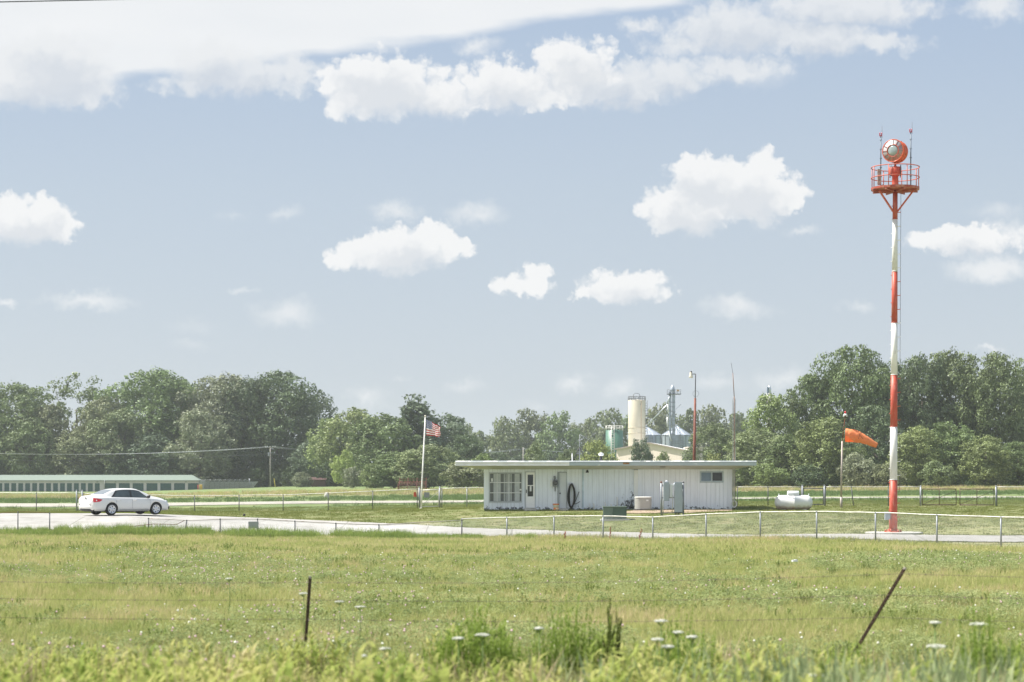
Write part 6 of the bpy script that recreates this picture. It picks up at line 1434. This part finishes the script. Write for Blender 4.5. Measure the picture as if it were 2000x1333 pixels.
# white turret beyond right wood
Y = 470.; cx = X(1502.5,Y); t = thing('white_turret', 'slim white capped tower head showing above the trees left of the right wood', 'tower', (cx,Y,H(cx,Y)))
m = MB(True); m.lathe((cx,Y,wloc(t).z),[(.62,0),(.62,ZP(768,Y)-.9),(0,ZP(768,Y)-.8)],20); obj('shaft', m, mat('white_render', (.50,.49,.46), .7), t)
m = MB(True); zz = ZP(768,Y)-.2; m.lathe((cx,Y,zz-.4),[(.45,0),(.45,1.6),(.3,2.2),(0,2.4)],14); obj('cowl', m, GLR, t)
m = MB(); m.span(cx-.55,cx-.2,Y-.5,Y-.2,zz-.2,zz+1.6); obj('duct', m, mat('dark_blue_duct', (.12,.18,.28), .6), t)
# rusty hay implement
Y = 285.; cx = X(805,Y); zg = H(cx,Y); t = thing('hay_rake', 'rusty red farm implement with thin tines parked at the wood edge', 'farm implement', (cx,Y,zg))
RR = mat('rusty_red_steel', (.17,.065,.05), .8, .1, .35, 2); m = MB(); rh = random.Random(14)
m.bar((cx-2.1,Y,zg+1.3),(cx+2.1,Y,zg+1.35),.1); m.bar((cx-1.9,Y+.8,zg+1.7),(cx+1.9,Y+.8,zg+1.75),.08); m.bar((cx-1.9,Y,zg+.5),(cx+2,Y,zg+.55),.09)
for q in (-1.9,-.7,.6,1.9): m.bar((cx+q,Y,zg+.1),(cx+q+.1,Y+.8,zg+1.9),.08)
obj('frame', m, RR, t); m = MB(True)
for k in range(26): a = (cx-1.9+k*.15,Y-.1,zg+1.3+rh.uniform(-.1,.3)); m.tube([a,(a[0]+.12,a[1]-.3,zg+.8),(a[0]-.05,a[1]-.1,zg+.25)],.022,4)
obj('tine', m, RR, t)
for s in (-2.0,2.0):
    m = MB(True); m.tube([(cx+s,Y+math.cos(a)*.5,zg+.5+math.sin(a)*.5) for a in [i/18*6.2832 for i in range(19)]],.05,5,cap=False)
    for k in range(6): a = k*1.047; m.tube([(cx+s,Y,zg+.5),(cx+s,Y+math.cos(a)*.5,zg+.5+math.sin(a)*.5)],.02,4)
    obj('wheel', m, RUST, t)
# pale stone / low grey block near left wood, dark red shed
m = MB(); c = P3(620,945,405); m.span(c[0]-1.6,c[0]+1.6,405,407,H(c[0],405),c[2]+.8); m.add([(c[0]-1.8,404.8,c[2]+.8),(c[0]+1.8,404.8,c[2]+.8),(c[0]+1.8,407.2,c[2]+1.3),(c[0]-1.8,407.2,c[2]+1.3)],[(0,1,2,3)])
gadget('red_shed', 'tiny dark red shed in the shade right of the utility pole', 'shed', m, mat('dark_red_boards', (.07,.03,.028), .8))
# small things on the field
m = MB(True); m.lathe((X(638,205),205,H(X(638,205),205)),[(.25,0),(.25,.35),(.1,.6),(0,.62)],10); gadget('marker_stone', 'small pale marker in the far grass between car and flagpole', 'marker', m, CONC)
m = MB(True); m.lathe((X(477,117),117,H(X(477,117),117)),[(0,0),(.07,0),(.08,.1),(0,.16)],8); gadget('lawn_light', 'tiny dark lawn light right of the white car', 'lawn light', m, DARK)
m = MB(); c = (X(1552,60),60,H(X(1552,60),60)+.25); m.box(c,(.16,.1,.05),.4); m.box((c[0]+.03,c[1],c[2]+.03),(.08,.07,.02),.9); gadget('litter', 'scrap of white paper in the meadow near the right part of the fence', 'litter', m, EN2)
# ---------------------------------------------------------------- foreground wire fence
t = thing('barbed_wire_fence', 'old barbed wire fence with one upright and one leaning rusty steel post', 'fence', (X(605,28),28,0))
PB = mat('rust_black_steel', (.075,.045,.03), .9, .1, .4, 12)
def tpost(b, a, label):
    b, a = Vector(b), Vector(a); m = MB(); m.bar(b, a, .045, .012); m.bar(b+Vector((0,.02,0)), a+Vector((0,.02,0)), .012, .045)
    n_ = int((a-b).length/.06)
    for i in range(n_): c = b.lerp(a,(i+.5)/n_); m.box(c+Vector((-.004,-.02,0)),(.028,.018,.022))
    tag(obj('post', m, PB, t), label); m2 = MB(); d = (a-b).normalized(); m2.bar(a-d*.03, a+d*.01, .05, .03); obj('post_cap', m2, mat('pale_post_tip', (.42,.38,.33), .7), t)
A1 = Vector(P3(605.5,1127,28)); A0 = Vector((X(593,28),28,-.1)); tpost(A0, A1, 'upright dark post')
C1 = Vector(P3(1768,1110,27)); C0 = Vector((X(1638,27),27,-.15)); tpost(C0, C1, 'steeply leaning dark post')
def wire_(pts, k, lab=None):
    m = MB(True); P = [Vector(p) for p in pts]; out = []
    for a, b in zip(P, P[1:]):
        for i in range(14): out.append(a.lerp(b,i/14)+Vector((0,0,-.05*4*(i/14)*(1-i/14)*((b-a).length/8))))
    out.append(P[-1]); m.tube(out, .0030, 5)
    for i in range(0, len(out)-1):
        for q in (.2,.7): c = out[i].lerp(out[i+1],q); m.tube([c+Vector((-.012,.0,-.014)),c+Vector((.012,0,.014))],.003,3); m.tube([c+Vector((.012,0,-.014)),c+Vector((-.012,0,.014))],.003,3)
    obj('barbed_wire', m, mat('dull_wire', (.20,.16,.12), .7, .3, .3, 9), t)
EX = X(2700,26); LX = X(-600,29.5)
for f, (l, r) in enumerate(((1136,1122),(1164,1140),(1193,1180))):
    a = A1.lerp(A0,(.06,.25,.46)[f]); c = C1.lerp(C0,(.05,.24,.44)[f])
    wire_([(LX,29.5,a.z+.06),(a.x,a.y-.03,a.z),(c.x,c.y-.03,c.z),(EX,26,c.z-.02)], f)
# ---------------------------------------------------------------- wild carrot flowers and single weeds
STEM = mat('green_stem', (.14,.22,.06), .8)
def flower(px, py, Y, s, label):
    x = X(px,Y); z = H(x,Y); zt = ZP(py,Y); t = thing('wild_carrot', label, 'wildflower', (x,Y,z), 'white wild carrot flowers')
    r = random.Random(int(px*7)); m = MB(); m.tube([(x-.03,Y,z),(x+.01,Y,(z+zt)/2),(x,Y,zt-.04)],.006,5)
    for k in range(14): a = r.uniform(0,6.28); q = s*math.sqrt(r.random()); m.tube([(x,Y,zt-.05),(x+math.cos(a)*q,Y+math.sin(a)*q,zt)],.0025,3)
    obj('stem', m, STEM, t); m = MB(True)
    for k in range(60): a = r.uniform(0,6.28); q = s*math.sqrt(r.random()); m.lathe((x+math.cos(a)*q,Y+math.sin(a)*q,zt+.012*math.cos(q/s*1.5)+r.uniform(-.004,.004)),[(0,-.008),(.011,0),(0,.008)],5)
    obj('umbel', m, WFL, t)
for px, py, Y, s, lab in ((895,1248,21,.06,'white flower left of the pair in front of the leafy clump at centre'),(942,1241,21,.075,'brighter white flower right of that pair at the leafy clump'),(752,1268,21.5,.06,'white flower midway between the upright post and the leafy clump'),(708,1282,21,.045,'small white flower low down right of the upright post'),
    (1291,1214,21,.07,'highest white flower of the trio right of centre'),(1283,1250,20,.06,'lower left white flower of the trio right of centre'),(1305,1264,20,.065,'lowest white flower of the trio right of centre'),(1352,1245,20,.055,'cream flower right of the trio'),(1324,1236,21,.06,'dull cream flower above the trio'),(1053,1228,22,.05,'small white flower right of the leafy clump'),
    (1826,1217,20,.06,'greenish white flower right of the leaning post'),(1912,1220,19.5,.085,'large tilted white flower near the right edge'),(1828,1263,18.5,.09,'large white flower low in the grey reeds'),(1590,1320,16,.08,'white flower at the bottom edge among the reeds'),
    (703,1186,30,.09,'flat white flower in the meadow right of the upright post top'),(593,1160,29,.07,'pale flower just left of the upright post'),(663,1176,31,.08,'dim cream flower between upright post and the flat white one'),(448,1131,36,.08,'white flower in the meadow left of the upright post')):
    flower(px, py, Y, s, lab)
# taller leafy weed clumps
YW2 = leafmat('leafy_clump', False, [(.17,.25,.05),(.24,.33,.07),(.33,.42,.12)], .45, .9); DKW = leafmat('dark_weed', False, [(.09,.12,.03),(.14,.17,.045)], .3, 2)
clump = [broadleaf(90, 34, 1.0, YW2, .13, .03, 9, .16), broadleaf(91, 30, 1.0, YW2, .14, .028, 8, .18), broadleaf(92, 46, 1.0, DKW, .11, .035, 5, .05)]
def clumpthing(px, Y, top, wpx, k, n_, label):
    x = X(px,Y); z = H(x,Y); t = thing('weed_clump', label, 'weed', (x,Y,z), 'tall leafy weeds'); r = random.Random(px)
    for i in range(n_):
        o = bpy.data.objects.new('leafy_stem', clump[k]); COL.objects.link(o); o.parent = t; dx = (r.random()-.5)*wpx/F*Y; f = 1-(abs(dx)/(wpx/F*Y))**1.5
        o.location = (dx, r.uniform(-.5,.5), -.02); s = (ZP(top,Y)-z)*f*r.uniform(.75,1.02); o.scale = (min(s,1)*.9,min(s,1)*.9,s); o.rotation_euler = (0,0,r.uniform(0,6.28))
clumpthing(925,22,1172,190,0,26,'broad bright leafy weed clump left of centre')
clumpthing(1125,22.5,1138,160,1,18,'taller leafy weed clump at centre with pale tip')
clumpthing(1195,22.5,1132,34,2,5,'dark spiky weed at centre standing above its neighbours')
clumpthing(1338,22,1140,90,1,10,'narrow leafy weed clump right of centre')
clumpthing(1930,19,1150,120,1,12,'dark leafy weed near the right edge')
clumpthing(1985,19,1190,60,0,5,'bushy weed cut by the right photo edge')
clumpthing(1672,23,1222,110,1,6,'loose weed clump hiding the foot of the leaning post')
# red dock stalks by the road
DOCK = mat('dock_seed', (.24,.085,.05), .9, 0, .3, 9)
for px, py, lab in ((1192,1031,'left one of two dry reddish dock stalks before the road'),(1254,1035,'right leaning dry reddish dock stalk before the road'),(1104,1040,'faint dry dock stalk left of the pair')):
    Y = fl(px)[1]-3; x = X(px,Y); z = H(x,Y); zt = ZP(py,Y); t = thing('dock_stalk', lab, 'weed', (x,Y,z)); r = random.Random(px); m = MB(); lean = .18 if px == 1254 else .02
    m.tube([(x-lean,Y,z-.1),(x,Y,zt)],.007,5); obj('stem', m, DOCK, t); m = MB()
    for k in range(50):
        f = r.uniform(.25,1); c = Vector((x-lean*(1-f),Y,z+(zt-z)*f)); m.tube([c,c+Vector((r.uniform(-.06,.06),r.uniform(-.04,.04),r.uniform(0,.09)))],[.005,.009],4)
    obj('seed_head', m, DOCK, t)
# ---------------------------------------------------------------- haze
hb = MB(); hb.span(-2200,2200,-100,2300,-4,34)
hm = bpy.data.materials.new('summer_haze'); hm.use_nodes = True; nt = hm.node_tree; nt.nodes.clear(); o_ = nt.nodes.new('ShaderNodeOutputMaterial'); pv = nt.nodes.new('ShaderNodeVolumePrincipled')
pv.inputs['Color'].default_value = (.86,.92,1.0,1); pv.inputs['Density'].default_value = .00017; pv.inputs['Anisotropy'].default_value = .2
nt.links.new(pv.outputs[0], o_.inputs['Volume'])
HAZE = True
if HAZE:
    hz_ = obj('haze', hb, hm, origin=(0,0,0)); tag(hz_, kind='stuff')
